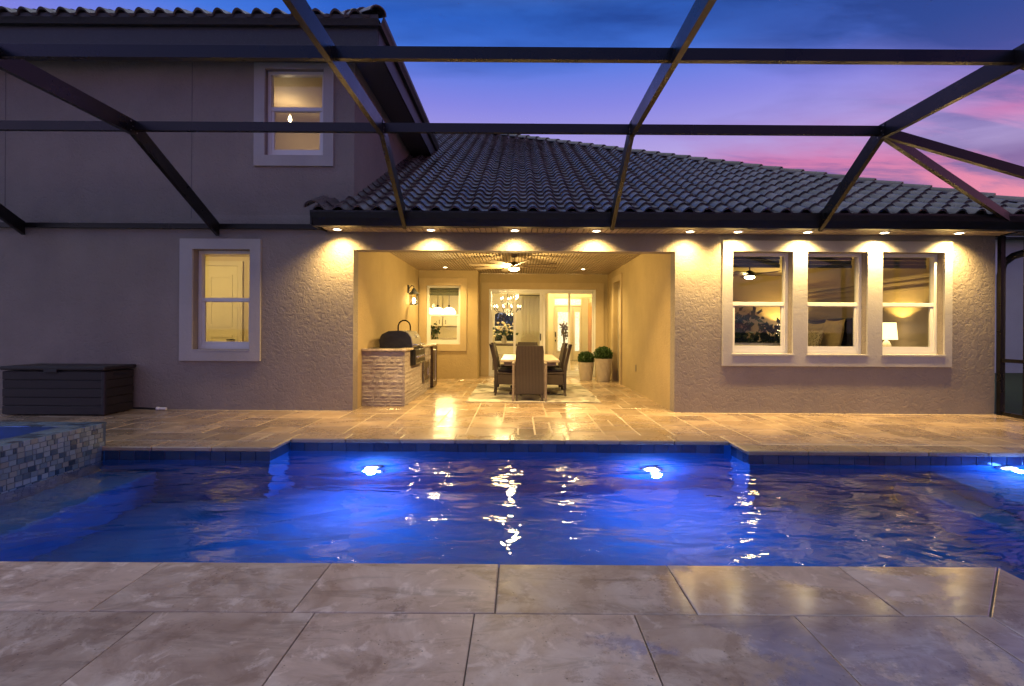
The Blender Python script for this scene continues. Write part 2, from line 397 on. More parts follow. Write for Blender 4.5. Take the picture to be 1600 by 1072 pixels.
# ------------------------------------------------------------------ mesh helpers
class MB:
    def __init__(s): s.v = []; s.f = []
    def add(s, vs, fs):
        o = len(s.v); s.v += [tuple(p) for p in vs]; s.f += [tuple(i + o for i in f) for f in fs]; return s
    def box(s, x0, x1, y0, y1, z0, z1):
        vs = [(x0, y0, z0), (x1, y0, z0), (x1, y1, z0), (x0, y1, z0), (x0, y0, z1), (x1, y0, z1), (x1, y1, z1), (x0, y1, z1)]
        return s.add(vs, [(3, 2, 1, 0), (4, 5, 6, 7), (0, 1, 5, 4), (1, 2, 6, 5), (2, 3, 7, 6), (3, 0, 4, 7)])
    def bbox(s, x0, x1, y0, y1, z0, z1, b=0.01):
        """box with chamfered edges"""
        b = min(b, (x1 - x0) * .45, (y1 - y0) * .45, (z1 - z0) * .45)
        bm = bmesh.new(); bmesh.ops.create_cube(bm, size=1)
        for p in bm.verts:
            p.co = ((x0 + x1) / 2 + p.co.x * (x1 - x0), (y0 + y1) / 2 + p.co.y * (y1 - y0), (z0 + z1) / 2 + p.co.z * (z1 - z0))
        bmesh.ops.bevel(bm, geom=list(bm.edges), offset=b, segments=1, affect='EDGES', profile=0.5)
        bm.verts.index_update()
        s.add([p.co[:] for p in bm.verts], [[q.index for q in f.verts] for f in bm.faces]); bm.free(); return s
    def frame(s, x0, x1, z0, z1, t, y0, y1):
        """rectangular ring in the XZ plane"""
        tl, tr, tb, tt = t if isinstance(t, tuple) else (t, t, t, t)
        o = [(x0, z0), (x1, z0), (x1, z1), (x0, z1)]; i = [(x0 + tl, z0 + tb), (x1 - tr, z0 + tb), (x1 - tr, z1 - tt), (x0 + tl, z1 - tt)]
        vs = [(x, y0, z) for x, z in o] + [(x, y0, z) for x, z in i] + [(x, y1, z) for x, z in o] + [(x, y1, z) for x, z in i]
        fs = []
        for k in range(4):
            n = (k + 1) % 4
            fs += [(k, n, 4 + n, 4 + k), (8 + n, 8 + k, 12 + k, 12 + n), (n, k, 8 + k, 8 + n), (4 + k, 4 + n, 12 + n, 12 + k)]
        return s.add(vs, fs)
    def bar(s, a, b, w, h, up=(0, 0, 1)):
        """rectangular bar from a to b; w = width sideways, h = height along up"""
        a, b, up = np.array(a, float), np.array(b, float), np.array(up, float)
        d = b - a; d /= np.linalg.norm(d)
        sd = np.cross(d, up); sd /= np.linalg.norm(sd); u = np.cross(sd, d)
        vs = []
        for p in (a, b):
            for i, j in ((-1, -1), (1, -1), (1, 1), (-1, 1)): vs.append(p + sd * i * w / 2 + u * j * h / 2)
        return s.add(vs, [(0, 1, 2, 3)[::-1], (4, 5, 6, 7), (0, 1, 5, 4), (1, 2, 6, 5), (2, 3, 7, 6), (3, 0, 4, 7)])
    def tube(s, pts, r, n=8, cap=True):
        pts = [np.array(p, float) for p in pts]
        rs = r if isinstance(r, (list, tuple)) else [r] * len(pts)
        rings = []
        ref = np.array((0.31, 0.22, 0.92))
        for i, p in enumerate(pts):
            d = pts[min(i + 1, len(pts) - 1)] - pts[max(i - 1, 0)]; d /= np.linalg.norm(d)
            a = np.cross(d, ref)
            if np.linalg.norm(a) < 1e-3: a = np.cross(d, (1, 0, 0))
            a /= np.linalg.norm(a); b = np.cross(d, a)
            rings.append([p + rs[i] * (math.cos(2 * math.pi * k / n) * a + math.sin(2 * math.pi * k / n) * b) for k in range(n)])
        vs = [q for rg in rings for q in rg]; fs = []
        for i in range(len(pts) - 1):
            for k in range(n): fs.append((i * n + k, i * n + (k + 1) % n, (i + 1) * n + (k + 1) % n, (i + 1) * n + k))
        if cap: fs += [tuple(range(n))[::-1], tuple((len(pts) - 1) * n + k for k in range(n))]
        return s.add(vs, fs)
    def lathe(s, prof, c=(0, 0, 0), n=20, sx=1, sy=1):
        vs, fs = [], []
        for r, z in prof:
            for k in range(n): vs.append((c[0] + r * sx * math.cos(2 * math.pi * k / n), c[1] + r * sy * math.sin(2 * math.pi * k / n), c[2] + z))
        for i in range(len(prof) - 1):
            for k in range(n): fs.append((i * n + k, i * n + (k + 1) % n, (i + 1) * n + (k + 1) % n, (i + 1) * n + k))
        if prof[0][0] > 1e-4: fs.append(tuple(range(n))[::-1])
        if prof[-1][0] > 1e-4: fs.append(tuple((len(prof) - 1) * n + k for k in range(n)))
        return s.add(vs, fs)
    def prism(s, poly, y0, y1, axis='y'):
        """extrude a polygon: axis y -> poly in (x,z); axis x -> poly in (y,z); axis z -> poly in (x,y)"""
        n = len(poly)
        f = {'y': lambda p, t: (p[0], t, p[1]), 'x': lambda p, t: (t, p[0], p[1]), 'z': lambda p, t: (p[0], p[1], t)}[axis]
        vs = [f(p, y0) for p in poly] + [f(p, y1) for p in poly]
        return s.add(vs, [tuple(range(n)), tuple(range(n, 2 * n))[::-1]] + [(k, (k + 1) % n, n + (k + 1) % n, n + k)[::-1] for k in range(n)])
    def leaves(s, pts, size, rnd, spread=None):
        for p in pts:
            d = np.array([rnd.gauss(0, 1) for _ in range(3)])
            if spread is not None: d = d * 0.7 + np.array(p) - np.array(spread)
            d /= np.linalg.norm(d) + 1e-6
            a = np.cross(d, [rnd.gauss(0, 1) for _ in range(3)]); a /= np.linalg.norm(a) + 1e-6
            b = np.cross(d, a); z = size * rnd.uniform(.6, 1.3); p = np.array(p)
            s.add([p, p + a * z * .5 + d * z * .35, p + d * z * 1.1 + b * z * .2, p - a * z * .5 + d * z * .35], [(0, 1, 2, 3)])
        return s
    def mesh(s, name, mat, smooth=False, off=(0, 0, 0)):
        me = bpy.data.meshes.new(name)
        me.from_pydata([(x - off[0], y - off[1], z - off[2]) for x, y, z in s.v], [], s.f)
        bm = bmesh.new(); bm.from_mesh(me); bmesh.ops.recalc_face_normals(bm, faces=bm.faces); bm.to_mesh(me); bm.free()
        for mm in (mat if isinstance(mat, list) else [mat]): me.materials.append(M[mm])
        if smooth:
            me.polygons.foreach_set('use_smooth', [True] * len(me.polygons))
            me.set_sharp_from_angle(angle=R(40))
        me.update(); return me
    def build(s, name, mat, parent=None, smooth=False, local=False):
        off = (0, 0, 0) if (parent is None or local) else wloc(parent)
        o = bpy.data.objects.new(name, s.mesh(name, mat, smooth, off)); COL.objects.link(o)
        if parent is not None: o.parent = parent
        return o
def wloc(o):
    x = y = z = 0
    while o is not None:
        x += o.location[0]; y += o.location[1]; z += o.location[2]; o = o.parent
    return (x, y, z)
def tag(o, label=None, cat=None, group=None, kind=None):
    if label: o['label'] = label
    if cat: o['category'] = cat
    if group: o['group'] = group
    if kind: o['kind'] = kind
    return o
def thing(name, label, cat, loc=(0, 0, 0), group=None):
    o = bpy.data.objects.new(name, None); o.empty_display_size = .1; COL.objects.link(o); o.location = loc
    return tag(o, label, cat, group)
def inst(name, me, parent, loc, rot=(0, 0, 0), scale=None):
    o = bpy.data.objects.new(name, me); COL.objects.link(o); o.parent = parent
    w = wloc(parent) if parent is not None else (0, 0, 0)
    o.location = (loc[0] - w[0], loc[1] - w[1], loc[2] - w[2]); o.rotation_euler = rot
    if scale: o.scale = scale
    return o
def copy_tree(o, parent=None):
    c = o.copy(); COL.objects.link(c); c.parent = parent
    for ch in list(o.children): copy_tree(ch, c)
    return c
def lamp(parent, kind, loc, power, color=WARM, radius=0.03, **k):
    d = bpy.data.lights.new('light', kind); d.energy = power; d.color = color
    if kind in ('POINT', 'SPOT'): d.shadow_soft_size = radius
    rot = k.pop('rot', (0, 0, 0))
    for a, v in k.items(): setattr(d, a, v)
    o = bpy.data.objects.new('light', d); COL.objects.link(o); o.parent = parent
    w = wloc(parent) if parent is not None else (0, 0, 0)
    o.location = (loc[0] - w[0], loc[1] - w[1], loc[2] - w[2]); o.rotation_euler = rot
    return o
def wall_mesh(mb, x0, x1, z0, z1, y0, y1, holes):
    """wall in XZ between y0 (front) and y1 with rectangular holes (hx0,hx1,hz0,hz1)"""
    xs = sorted({x0, x1} | {h[i] for h in holes for i in (0, 1) if x0 < h[i] < x1})
    zs = sorted({z0, z1} | {h[i] for h in holes for i in (2, 3) if z0 < h[i] < z1})
    def solid(i, j):
        if i < 0 or j < 0 or i >= len(xs) - 1 or j >= len(zs) - 1: return False
        cx, cz = (xs[i] + xs[i + 1]) / 2, (zs[j] + zs[j + 1]) / 2
        return not any(h[0] < cx < h[1] and h[2] < cz < h[3] for h in holes)
    for i in range(len(xs) - 1):
        for j in range(len(zs) - 1):
            if not solid(i, j): continue
            a, b, c, d = xs[i], xs[i + 1], zs[j], zs[j + 1]
            q = lambda *p: mb.add(p, [(0, 1, 2, 3)])
            q((a, y0, c), (b, y0, c), (b, y0, d), (a, y0, d)); q((a, y1, c), (a, y1, d), (b, y1, d), (b, y1, c))
            if not solid(i - 1, j): q((a, y0, c), (a, y0, d), (a, y1, d), (a, y1, c))
            if not solid(i + 1, j): q((b, y0, c), (b, y1, c), (b, y1, d), (b, y0, d))
            if not solid(i, j - 1): q((a, y0, c), (a, y1, c), (b, y1, c), (b, y0, c))
            if not solid(i, j + 1): q((a, y0, d), (b, y0, d), (b, y1, d), (a, y1, d))
    return mb

# ================================================================== GROUND AND PATIO
g = MB()
for x0, x1, y0, y1 in ((-400, 400, 7.52, 800), (-400, 400, -400, -4), (-400, -11, -4, 7.52), (9.2, 400, -4, 7.52)):
    g.add([(x0, y0, -.06), (x1, y0, -.06), (x1, y1, -.06), (x0, y1, -.06)], [(0, 1, 2, 3)])
tag(g.build('ground', 'lawn'), kind='structure')

WATER_Z = -0.125
XL, XR = -2.47, 2.30           # the pool's centre bay
Y_MID, Y_LEFT, Y_RIGHT, Y_NEAR = 5.55, 5.13, 5.10, 2.62
X_STEP = 2.46

# --- far patio: mortar bed (solid down to the pool floor) and pavers
bed = MB()
ZB, ZT = -0.30, -0.0035
for x0, x1, y0, y1 in ((-11, XL + .02, Y_LEFT + .02, 7.5), (XL + .02, XR - .02, Y_MID + .02, 7.5), (XR - .02, 9.2, Y_RIGHT + .02, 7.5), (-2.42, 2.29, 7.5, 13.2)):
    bed.add([(x0, y0, ZT), (x1, y0, ZT), (x1, y1, ZT), (x0, y1, ZT)], [(0, 1, 2, 3)])
patio = tag(bed.build('patio', 'grout_pale'), kind='structure')

paver_meshes = {}
def paver_mesh(w, h, mat, t=.03, b=.004):
    k = (round(w, 3), round(h, 3), mat)
    if k not in paver_meshes:
        paver_meshes[k] = MB().bbox(-w / 2, w / 2, -h / 2, h / 2, -t, 0, b).mesh('paver', mat)
    return paver_meshes[k]
rnd = random.Random(11)
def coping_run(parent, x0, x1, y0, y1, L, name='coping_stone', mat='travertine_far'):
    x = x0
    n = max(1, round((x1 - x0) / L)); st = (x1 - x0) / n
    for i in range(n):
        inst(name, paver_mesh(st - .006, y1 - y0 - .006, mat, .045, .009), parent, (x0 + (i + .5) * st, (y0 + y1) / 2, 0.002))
coping_run(patio, -8.5, XL, Y_LEFT, Y_LEFT + .30, .6)
coping_run(patio, XL, XR, Y_MID, Y_MID + .30, .6)
coping_run(patio, XR, 8.9, Y_RIGHT, Y_RIGHT + .30, .6)
# the bay's short returns
inst('coping_stone', paver_mesh(.30 - .006, Y_MID - Y_LEFT - .306 + .30, 'travertine_far', .045, .009), patio, (XL - .15, (Y_LEFT + .30 + Y_MID + .30) / 2, 0.002))
inst('coping_stone', paver_mesh(.30 - .006, Y_MID - Y_RIGHT - .006, 'travertine_far', .045, .009), patio, (XR + .15, (Y_RIGHT + Y_MID) / 2 + .30, 0.002))
U = 0.2; GX0, GY0 = -8.6, 5.44
NX, NY = 87, 39
occ = np.zeros((NX, NY), bool)
for i in range(NX):
    for j in range(NY):
        x0, y0 = GX0 + i * U, GY0 + j * U; x1, y1 = x0 + U, y0 + U
        ok = True
        if y1 > 7.56 and not (x0 > -2.65 and x1 < 2.45): ok = False
        if XL - .29 < x1 and x0 < XR + .29 and y0 < Y_MID + .27: ok = False
        if y0 > 13.1: ok = False
        occ[i, j] = not ok
rects = []
sizes = [(3, 2), (4, 2), (2, 2), (3, 2), (2, 3), (3, 3), (2, 1), (1, 2), (2, 2)]
for j in range(NY):
    for i in range(NX):
        if occ[i, j]: continue
        for w, h in rnd.sample(sizes, len(sizes)) + [(2, 1), (1, 2), (1, 1)]:
            if i + w <= NX and j + h <= NY and not occ[i:i + w, j:j + h].any():
                occ[i:i + w, j:j + h] = True; rects.append((i, j, w, h)); break
rects.sort(key=lambda q: (q[2] * q[3]) / (GY0 + q[1] * U) ** 2, reverse=True)
def vis(q):
    x, y = GX0 + (q[0] + q[2] / 2) * U, GY0 + (q[1] + q[3] / 2) * U
    return abs(x) / y < 1.06
vis_r = [q for q in rects if vis(q)]; hid_r = [q for q in rects if not vis(q)]
keep = vis_r[:280]
for i, j, w, h in keep:
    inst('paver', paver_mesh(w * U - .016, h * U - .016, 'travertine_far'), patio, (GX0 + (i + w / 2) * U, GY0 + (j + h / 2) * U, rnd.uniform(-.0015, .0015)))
rest = MB()
for i, j, w, h in vis_r[280:] + hid_r:
    rest.bbox(GX0 + i * U + .0035, GX0 + (i + w) * U - .0035, GY0 + j * U + .0035, GY0 + (j + h) * U - .0035, -.03, rnd.uniform(-.0015, .0015), .004)
tag(rest.build('paver', 'travertine_far', patio), kind='stuff')

# --- near deck: bed, coping row, large slabs
bed = MB()
bed.add([(-9, -4, -.01), (2.44, -4, -.01), (2.44, Y_NEAR - .02, -.01), (-9, Y_NEAR - .02, -.01)], [(0, 1, 2, 3)])
deck = tag(bed.build('pool_deck', 'grout_dark'), kind='structure')
G = .0022
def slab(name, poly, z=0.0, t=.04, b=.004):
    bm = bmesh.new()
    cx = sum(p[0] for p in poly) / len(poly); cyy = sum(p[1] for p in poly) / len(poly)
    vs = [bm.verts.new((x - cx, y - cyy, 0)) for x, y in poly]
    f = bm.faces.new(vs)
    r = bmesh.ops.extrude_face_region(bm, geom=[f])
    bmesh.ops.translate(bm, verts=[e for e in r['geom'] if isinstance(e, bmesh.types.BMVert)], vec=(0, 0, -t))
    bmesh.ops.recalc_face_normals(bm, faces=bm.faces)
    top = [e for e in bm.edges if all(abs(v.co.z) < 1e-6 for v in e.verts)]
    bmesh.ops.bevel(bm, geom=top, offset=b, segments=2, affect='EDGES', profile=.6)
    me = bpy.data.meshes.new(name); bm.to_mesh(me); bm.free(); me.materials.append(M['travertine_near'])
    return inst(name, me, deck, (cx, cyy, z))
RY0, RY1 = 2.162, Y_NEAR
jx = [-0.95 - .86 * k for k in range(9, 0, -1)] + [-.95, -.092, .765, 1.64]
for a, b in zip(jx[:-1], jx[1:]):
    slab('coping_stone', [(a + G, RY0 + G), (b - G, RY0 + G), (b - G, RY1), (a + G, RY1)], rnd.uniform(-.001, .001), b=.006)
slab('coping_stone', [(1.64 + G, RY0 + G), (2.0 - G, RY0 + G), (2.46 - G, RY1), (1.64 + G, RY1)], b=.006)
slab('coping_stone', [(2.0 + G, 1.45), (2.46, 1.45), (2.46, RY1 - .004), (2.0 + G, RY0)], b=.006)
slab('coping_stone', [(2.0 + G, .55), (2.46, .55), (2.46, 1.45 - 2 * G), (2.0 + G, 1.45 - 2 * G)], b=.006)
row_x = {0: -.178, 1: -.43, 2: .12, 3: -.2, 4: .3, 5: -.05, 6: .2}
y1 = RY0
for r in range(7):
    y0 = y1 - .62
    x = row_x[r] - .674 * 9
    while x < 1.99:
        a, b = x, min(x + .674, 2.0)
        if b - a > .05: slab('paver', [(a + G, y0 + G), (b - G, y0 + G), (b - G, y1 - G), (a + G, y1 - G)], rnd.uniform(-.001, .001))
        x += .674
    y1 = y0

# ================================================================== POOL
pool_poly = [(-9, Y_NEAR), (X_STEP, Y_NEAR), (X_STEP, .6), (9, .6), (9, Y_RIGHT), (XR, Y_RIGHT), (XR, Y_MID), (XL, Y_MID), (XL, Y_LEFT), (-9, Y_LEFT)]
def inset(poly, d):
    n = len(poly); out = []
    for i in range(n):
        p0, p1, p2 = np.array(poly[i - 1]), np.array(poly[i]), np.array(poly[(i + 1) % n])
        d1 = (p1 - p0) / np.linalg.norm(p1 - p0); d2 = (p2 - p1) / np.linalg.norm(p2 - p1)
        n1 = np.array((-d1[1], d1[0])); n2 = np.array((-d2[1], d2[0]))
        out.append(tuple(p1 + d * (n1 + n2)))
    return out
wp = inset(pool_poly, -.025)     # walls sit just behind the coping's nose
FLOOR = -1.45
b = MB(); n = len(wp)
b.add([(x, y, -.02) for x, y in wp] + [(x, y, FLOOR) for x, y in wp], [(k, (k + 1) % n, n + (k + 1) % n, n + k) for k in range(n)])
b.add([(-9.1, .5, FLOOR), (9.1, .5, FLOOR), (9.1, 5.7, FLOOR), (-9.1, 5.7, FLOOR)], [(0, 1, 2, 3)])
basin = tag(b.build('pool_basin', 'pool_plaster'), kind='structure')
MB().bbox(4.1, 9.05, 3.1, 5.12, FLOOR, -.42, .03).build('tanning_shelf', 'pool_plaster', basin)
MB().bbox(3.75, 4.1, 3.4, 5.12, FLOOR, -.78, .03).build('pool_step', 'pool_plaster', basin)
MB().bbox(-9.05, -3.62, 2.7, 5.14, FLOOR, -.62, .03).build('bench', 'pool_plaster', basin)
# waterline tiles along the far side and the bay returns
wt = .152
tile_f = MB().bbox(-.074, .074, -.008, .004, -.155, -.034, .003).mesh('waterline_tile', 'waterline')
def wl_run(x0, x1, y):
    x = x0 + wt / 2
    while x < x1:
        inst('waterline_tile', tile_f, basin, (x, y + .018, 0)); x += wt
wl_run(-4.15, XL, Y_LEFT); wl_run(XL, XR, Y_MID); wl_run(XR, 7.0, Y_RIGHT)
for xx, ya in ((XL - .018, Y_LEFT), (XR + .018, Y_RIGHT)):
    for k in range(3): inst('waterline_tile', tile_f, basin, (xx, ya + .02 + (k + .5) * .145, 0), (0, 0, R(90)))

# water surface, real swell in the mesh and fine ripple in the material
def water_grid(name, x0, x1, y0, y1, z, step, amp, inside, parent=None, seed=3):
    nx, ny = int((x1 - x0) / step) + 1, int((y1 - y0) / step) + 1
    X, Y = np.meshgrid(np.linspace(x0, x1, nx), np.linspace(y0, y1, ny), indexing='ij')
    rs = np.random.RandomState(seed); Z = np.zeros_like(X)
    for _ in range(34):
        lam = rs.uniform(.17, .65); th = np.pi / 2 + rs.normal(0, .55); ph = rs.uniform(0, 6.28)
        Z += lam ** 1.15 * np.sin(2 * np.pi / lam * (X * np.cos(th) + Y * np.sin(th)) + ph + .5 * np.sin(X * 1.3 + ph) )
    Z *= amp / Z.std(); Z += z
    keep = np.zeros((nx, ny), bool)
    for i in range(nx):
        for j in range(ny): keep[i, j] = inside(X[i, j], Y[i, j])
    idx = np.arange(nx * ny).reshape(nx, ny)
    k = keep[:-1, :-1] & keep[1:, :-1] & keep[1:, 1:] & keep[:-1, 1:]
    F = np.stack([idx[:-1, :-1][k], idx[1:, :-1][k], idx[1:, 1:][k], idx[:-1, 1:][k]], 1)
    used = np.unique(F); remap = -np.ones(nx * ny, int); remap[used] = np.arange(len(used))
    V = np.stack([X.ravel(), Y.ravel(), Z.ravel()], 1)[used]
    if parent is not None: V = V - np.array(wloc(parent))
    me = bpy.data.meshes.new(name); me.from_pydata(V.tolist(), [], remap[F].tolist()); me.materials.append(M['water'])
    me.polygons.foreach_set('use_smooth', [True] * len(me.polygons)); me.update()
    o = bpy.data.objects.new(name, me); COL.objects.link(o)
    if parent is not None: o.parent = parent
    return o
def in_pool(x, y):
    if y < Y_NEAR - .06 and x < X_STEP - .06: return False
    top = Y_MID if XL < x < XR else (Y_LEFT if x <= XL else Y_RIGHT)
    if x < -4.10 and y > 3.0: return False
    return y < top + .05
tag(water_grid('pool_water', -8.9, 8.9, .65, 5.60, WATER_Z, .02, .0029, in_pool), kind='structure')

# underwater lights
def pool_light(x, y, z, label, power):
    t = thing('pool_light', label, 'pool light', (x, y, z), 'underwater pool lights')
    MB().lathe([(.105, 0), (.105, .03), (.085, .045), (.080, .03)], n=24).build('trim_ring', 'white_plastic', t, True, local=True).rotation_euler = (R(90), 0, 0)
    MB().lathe([(.082, .02), (.07, .045), (.04, .055), (0, .058)], n=24).build('lens', 'pool_lens', t, True, local=True).rotation_euler = (R(90), 0, 0)
    lamp(t, 'SPOT', (x, y - .10, z), power, (.10, .30, 1.0), .06, spot_size=R(122), spot_blend=1.0, rot=(R(-46), 0, 0))
    lamp(t, 'POINT', (x, y - .14, z), power * .48, (.10, .30, 1.0), .05)  # added fill lamp, spreads a wide blue glow over wall and floor
    return t
pool_light(-1.57, Y_MID + .02, -.80, 'glowing blue underwater light below the grill side of the patio', 62)
pool_light(1.46, Y_MID + .02, -.80, 'glowing blue underwater light below the planter side of the patio', 75)
pool_light(4.88, Y_RIGHT + .02, -.24, 'glowing underwater light above the shallow shelf at far right', 50)

# ================================================================== SPA
SX, SY0, SY1, SZ = -4.17, 3.1, 5.20, .235
spa = thing('raised_spa', 'raised spa clad in grey and brown mosaic tiles at pool edge', 'spa', (-5.4, 4.3, 0))
c = MB()
wspa = .24
c.box(-6.8, SX - .008, SY0 + .008, SY0 + wspa, -1.2, SZ - .008); c.box(-6.8, SX - .008, SY1 - wspa, SY1 - .008, -1.2, SZ - .010)
c.box(SX - wspa, SX - .009, SY0 + wspa, SY1 - wspa, -1.2, SZ - .009); c.box(-6.8, -6.56, SY0 + wspa, SY1 - wspa, -1.2, SZ - .009)
c.box(-6.6, SX - wspa, SY0 + wspa, SY1 - wspa, -1.2, -.55)
c.build('wall', 'spa_plaster', spa)
tw, th = .068, .047
mos = MB().bbox(-.009, .0, -tw / 2 + .002, tw / 2 - .002, -th / 2 + .002, th / 2 - .002, .002).mesh('mosaic_tile', 'spa_mosaic')
mosh = MB().bbox(-.009, .0, -tw / 4 + .002, tw / 4 - .002, -th / 2 + .002, th / 2 - .002, .002).mesh('mosaic_tile', 'spa_mosaic')
rows = 10
for j in range(rows):
    y = SY1 - rnd.choice((.0, .03, .05)); z = SZ - th / 2 - j * th
    while y > SY1 - 1.36:
        w = tw if rnd.random() < .80 else tw / 2
        inst('mosaic_tile', mos if w == tw else mosh, spa, (SX + rnd.uniform(-.0015, .002), y - w / 2, z)); y -= w
far = MB()
for j in range(rows):
    y = SY1 - 1.40; z = SZ - th / 2 - j * th
    while y > SY0 + .05: far.bbox(SX - .009, SX, y - tw + .002, y - .002, z - th / 2 + .002, z + th / 2 - .002, .002); y -= tw
for xx in np.arange(-6.7, SX - .05, tw):
    for j in range(rows): far.bbox(xx, xx + tw - .004, SY0, SY0 + .009, SZ - (j + 1) * th + .002, SZ - j * th - .002, .002)
# mosaic on the rim's top
#topm = MB().bbox(-.047, .047, -.038, .038, -.010, .0, .002).mesh('mosaic_tile', 'spa_mosaic')
ry = SY1 - .04
while ry > SY1 - 1.6:
    for k in range(3): far.bbox(SX - .083 - k * .08, SX - .007 - k * .08, ry - .047, ry + .047, SZ - .010, SZ + rnd.uniform(-.001, .001), .002)
    ry -= .098
rx = SX - .30
while rx > -5.9:
    for k in range(3): far.bbox(rx - .047, rx + .047, SY1 - .078 - k * .08, SY1 - .002 - k * .08, SZ - .010, SZ + rnd.uniform(-.001, .001), .002)
    rx -= .098
tag(far.build('mosaic_tile', 'spa_mosaic', spa), kind='stuff')
water_grid('spa_water', -6.58, SX - wspa + .02, SY0 + wspa - .02, SY1 - wspa + .02, SZ - .075, .03, .003, lambda x, y: True, spa, 9)
MB().lathe([(.09, 0), (.085, .03), (0, .04)], (-5.5, 4.3, -.55), 20).build('spa_light', 'spa_lens', spa, True)
lamp(spa, 'POINT', (-5.5, 4.3, -.35), 8, (.08, .16, 1.0), .05)

# ================================================================== HOUSE
house = thing('house', 'taupe stucco two storey house with dark tile roof and lit windows', 'house', (0, 7.5, 0))
WY, WT = 7.5, .22
LW = (-4.76, -3.93, .883, 2.345)                       # left window opening
UW = (-3.72, -2.87, 3.73, 4.99)                        # upper window opening
RW = [(3.13, 4.00, .867, 2.36), (4.22, 5.09, .867, 2.36), (5.315, 6.215, .867, 2.36)]
wall_mesh(MB(), -11, 6.98, -.2, 2.70, WY, WY + WT, [LW, (-2.42, 2.29, -.3, 2.353)] + RW).build('wall', 'stucco', house)
wall_mesh(MB(), -11, -2.42, 2.70, 5.10, WY, WY + WT, [UW]).build('wall', 'stucco', house)
MB().box(-2.62, -2.42, WY + WT, 12.6, 2.64, 5.10).build('wall', 'stucco', house)
MB().box(6.78, 6.98, WY + WT, 20, -.2, 2.70).build('wall', 'stucco', house)
j = MB()
for x in (-7.53, -4.80): j.box(x - .004, x + .004, WY - .003, WY + .01, 2.80, 5.08)
j.build('control_joint', 'joint', house)
# alcove shell
CZ = 2.63
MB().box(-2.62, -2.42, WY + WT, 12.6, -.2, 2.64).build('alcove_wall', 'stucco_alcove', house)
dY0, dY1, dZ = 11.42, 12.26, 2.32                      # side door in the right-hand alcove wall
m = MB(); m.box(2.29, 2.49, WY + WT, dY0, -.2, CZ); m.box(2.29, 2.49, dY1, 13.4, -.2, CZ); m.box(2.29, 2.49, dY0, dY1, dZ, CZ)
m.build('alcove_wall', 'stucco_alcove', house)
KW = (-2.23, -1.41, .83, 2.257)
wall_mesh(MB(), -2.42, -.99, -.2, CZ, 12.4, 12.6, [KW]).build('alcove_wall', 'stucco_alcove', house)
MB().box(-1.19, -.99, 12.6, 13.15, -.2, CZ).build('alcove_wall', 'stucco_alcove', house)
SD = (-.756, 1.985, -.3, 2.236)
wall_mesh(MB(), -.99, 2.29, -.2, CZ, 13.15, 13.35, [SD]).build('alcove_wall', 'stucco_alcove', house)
# alcove ceiling: narrow boards running front to back over a dark void
ceil = MB().box(-2.42, 2.29, WY + WT, 13.15, CZ + .012, CZ + .05).build('ceiling', 'ceiling_gap', house)
bw = .062
bd = MB().bbox(-bw / 2 + .009, bw / 2 - .009, WY + WT + .005 - 10, 13.14 - 10, 0, .02, .004).mesh('ceiling_board', 'ceiling_board')
x = -2.42 + bw / 2
while x < 2.29: inst('ceiling_board', bd, ceil, (x, 10, CZ - .008)); x += bw
# floor slab under the patio rooms
# -- eave: soffit boards, fascia, gutter
SOFZ = 2.615
EX0, EX1 = -2.83, 7.95
sof = MB().box(EX0 + .05, EX1 - .05, 7.06, WY, SOFZ + .012, SOFZ + .03).build('soffit', 'soffit_gap', house)
sbd = MB().bbox(-.036, .036, 7.06 - 7.28, WY - .002 - 7.28, 0, .012, .003).mesh('soffit_board', 'soffit_board')
x = EX0 + .1
while x < EX1 - .05: inst('soffit_board', sbd, sof, (x, 7.28, SOFZ)); x += .082
gut = MB()
prof = [(7.06, 2.60), (6.97, 2.60), (6.955, 2.64), (6.93, 2.70), (6.915, 2.775), (6.915, 2.80), (6.93, 2.80), (6.93, 2.785), (6.95, 2.72), (6.98, 2.63), (7.06, 2.625)]
gut.prism(prof, EX0, EX1, 'x')
gut.box(EX0, EX1, 7.062, 7.09, 2.60, 2.81)
gut.box(EX0, EX0 + .02, 6.93, 7.06, 2.605, 2.79)
gut.build('gutter', 'bronze_gutter', house)
# eave return on the left end
MB().box(EX0, EX0 + .02, 7.09, WY - .003, 2.605, 2.80).build('fascia', 'bronze_gutter', house)
# -- main roof
SL = math.atan(.5); CS, SN = math.cos(SL), math.sin(SL)
def rz(y): return 2.79 + .5 * (y - 7.0)
PK = (-1.25, 16.2)                                      # hip meets ridge
m = MB()
m.add([(-2.80, 7.0, rz(7.0)), (7.95, 7.0, rz(7.0)), (PK[0], PK[1], rz(PK[1])), (-8, PK[1], rz(PK[1])), (-8, 11.5, rz(11.5)), (-2.5, 11.5, rz(11.5)), (-2.5, 7.5, rz(7.5)), (-2.80, 7.5, rz(7.5))], [tuple(range(8))])
m.add([(7.95, 7.0, rz(7.0)), (7.95, 25.4, rz(7.0)), (PK[0], PK[1], rz(PK[1]))], [(0, 1, 2)])
m.add([(7.95, 25.4, rz(7.0)), (-8, 25.4, rz(7.0)), (-8, PK[1], rz(PK[1])), (PK[0], PK[1], rz(PK[1]))], [(0, 1, 2, 3)])
roof = m.build('roof', 'roof_deck', house)
TWD, TLN, TEX = .264, .34, .278
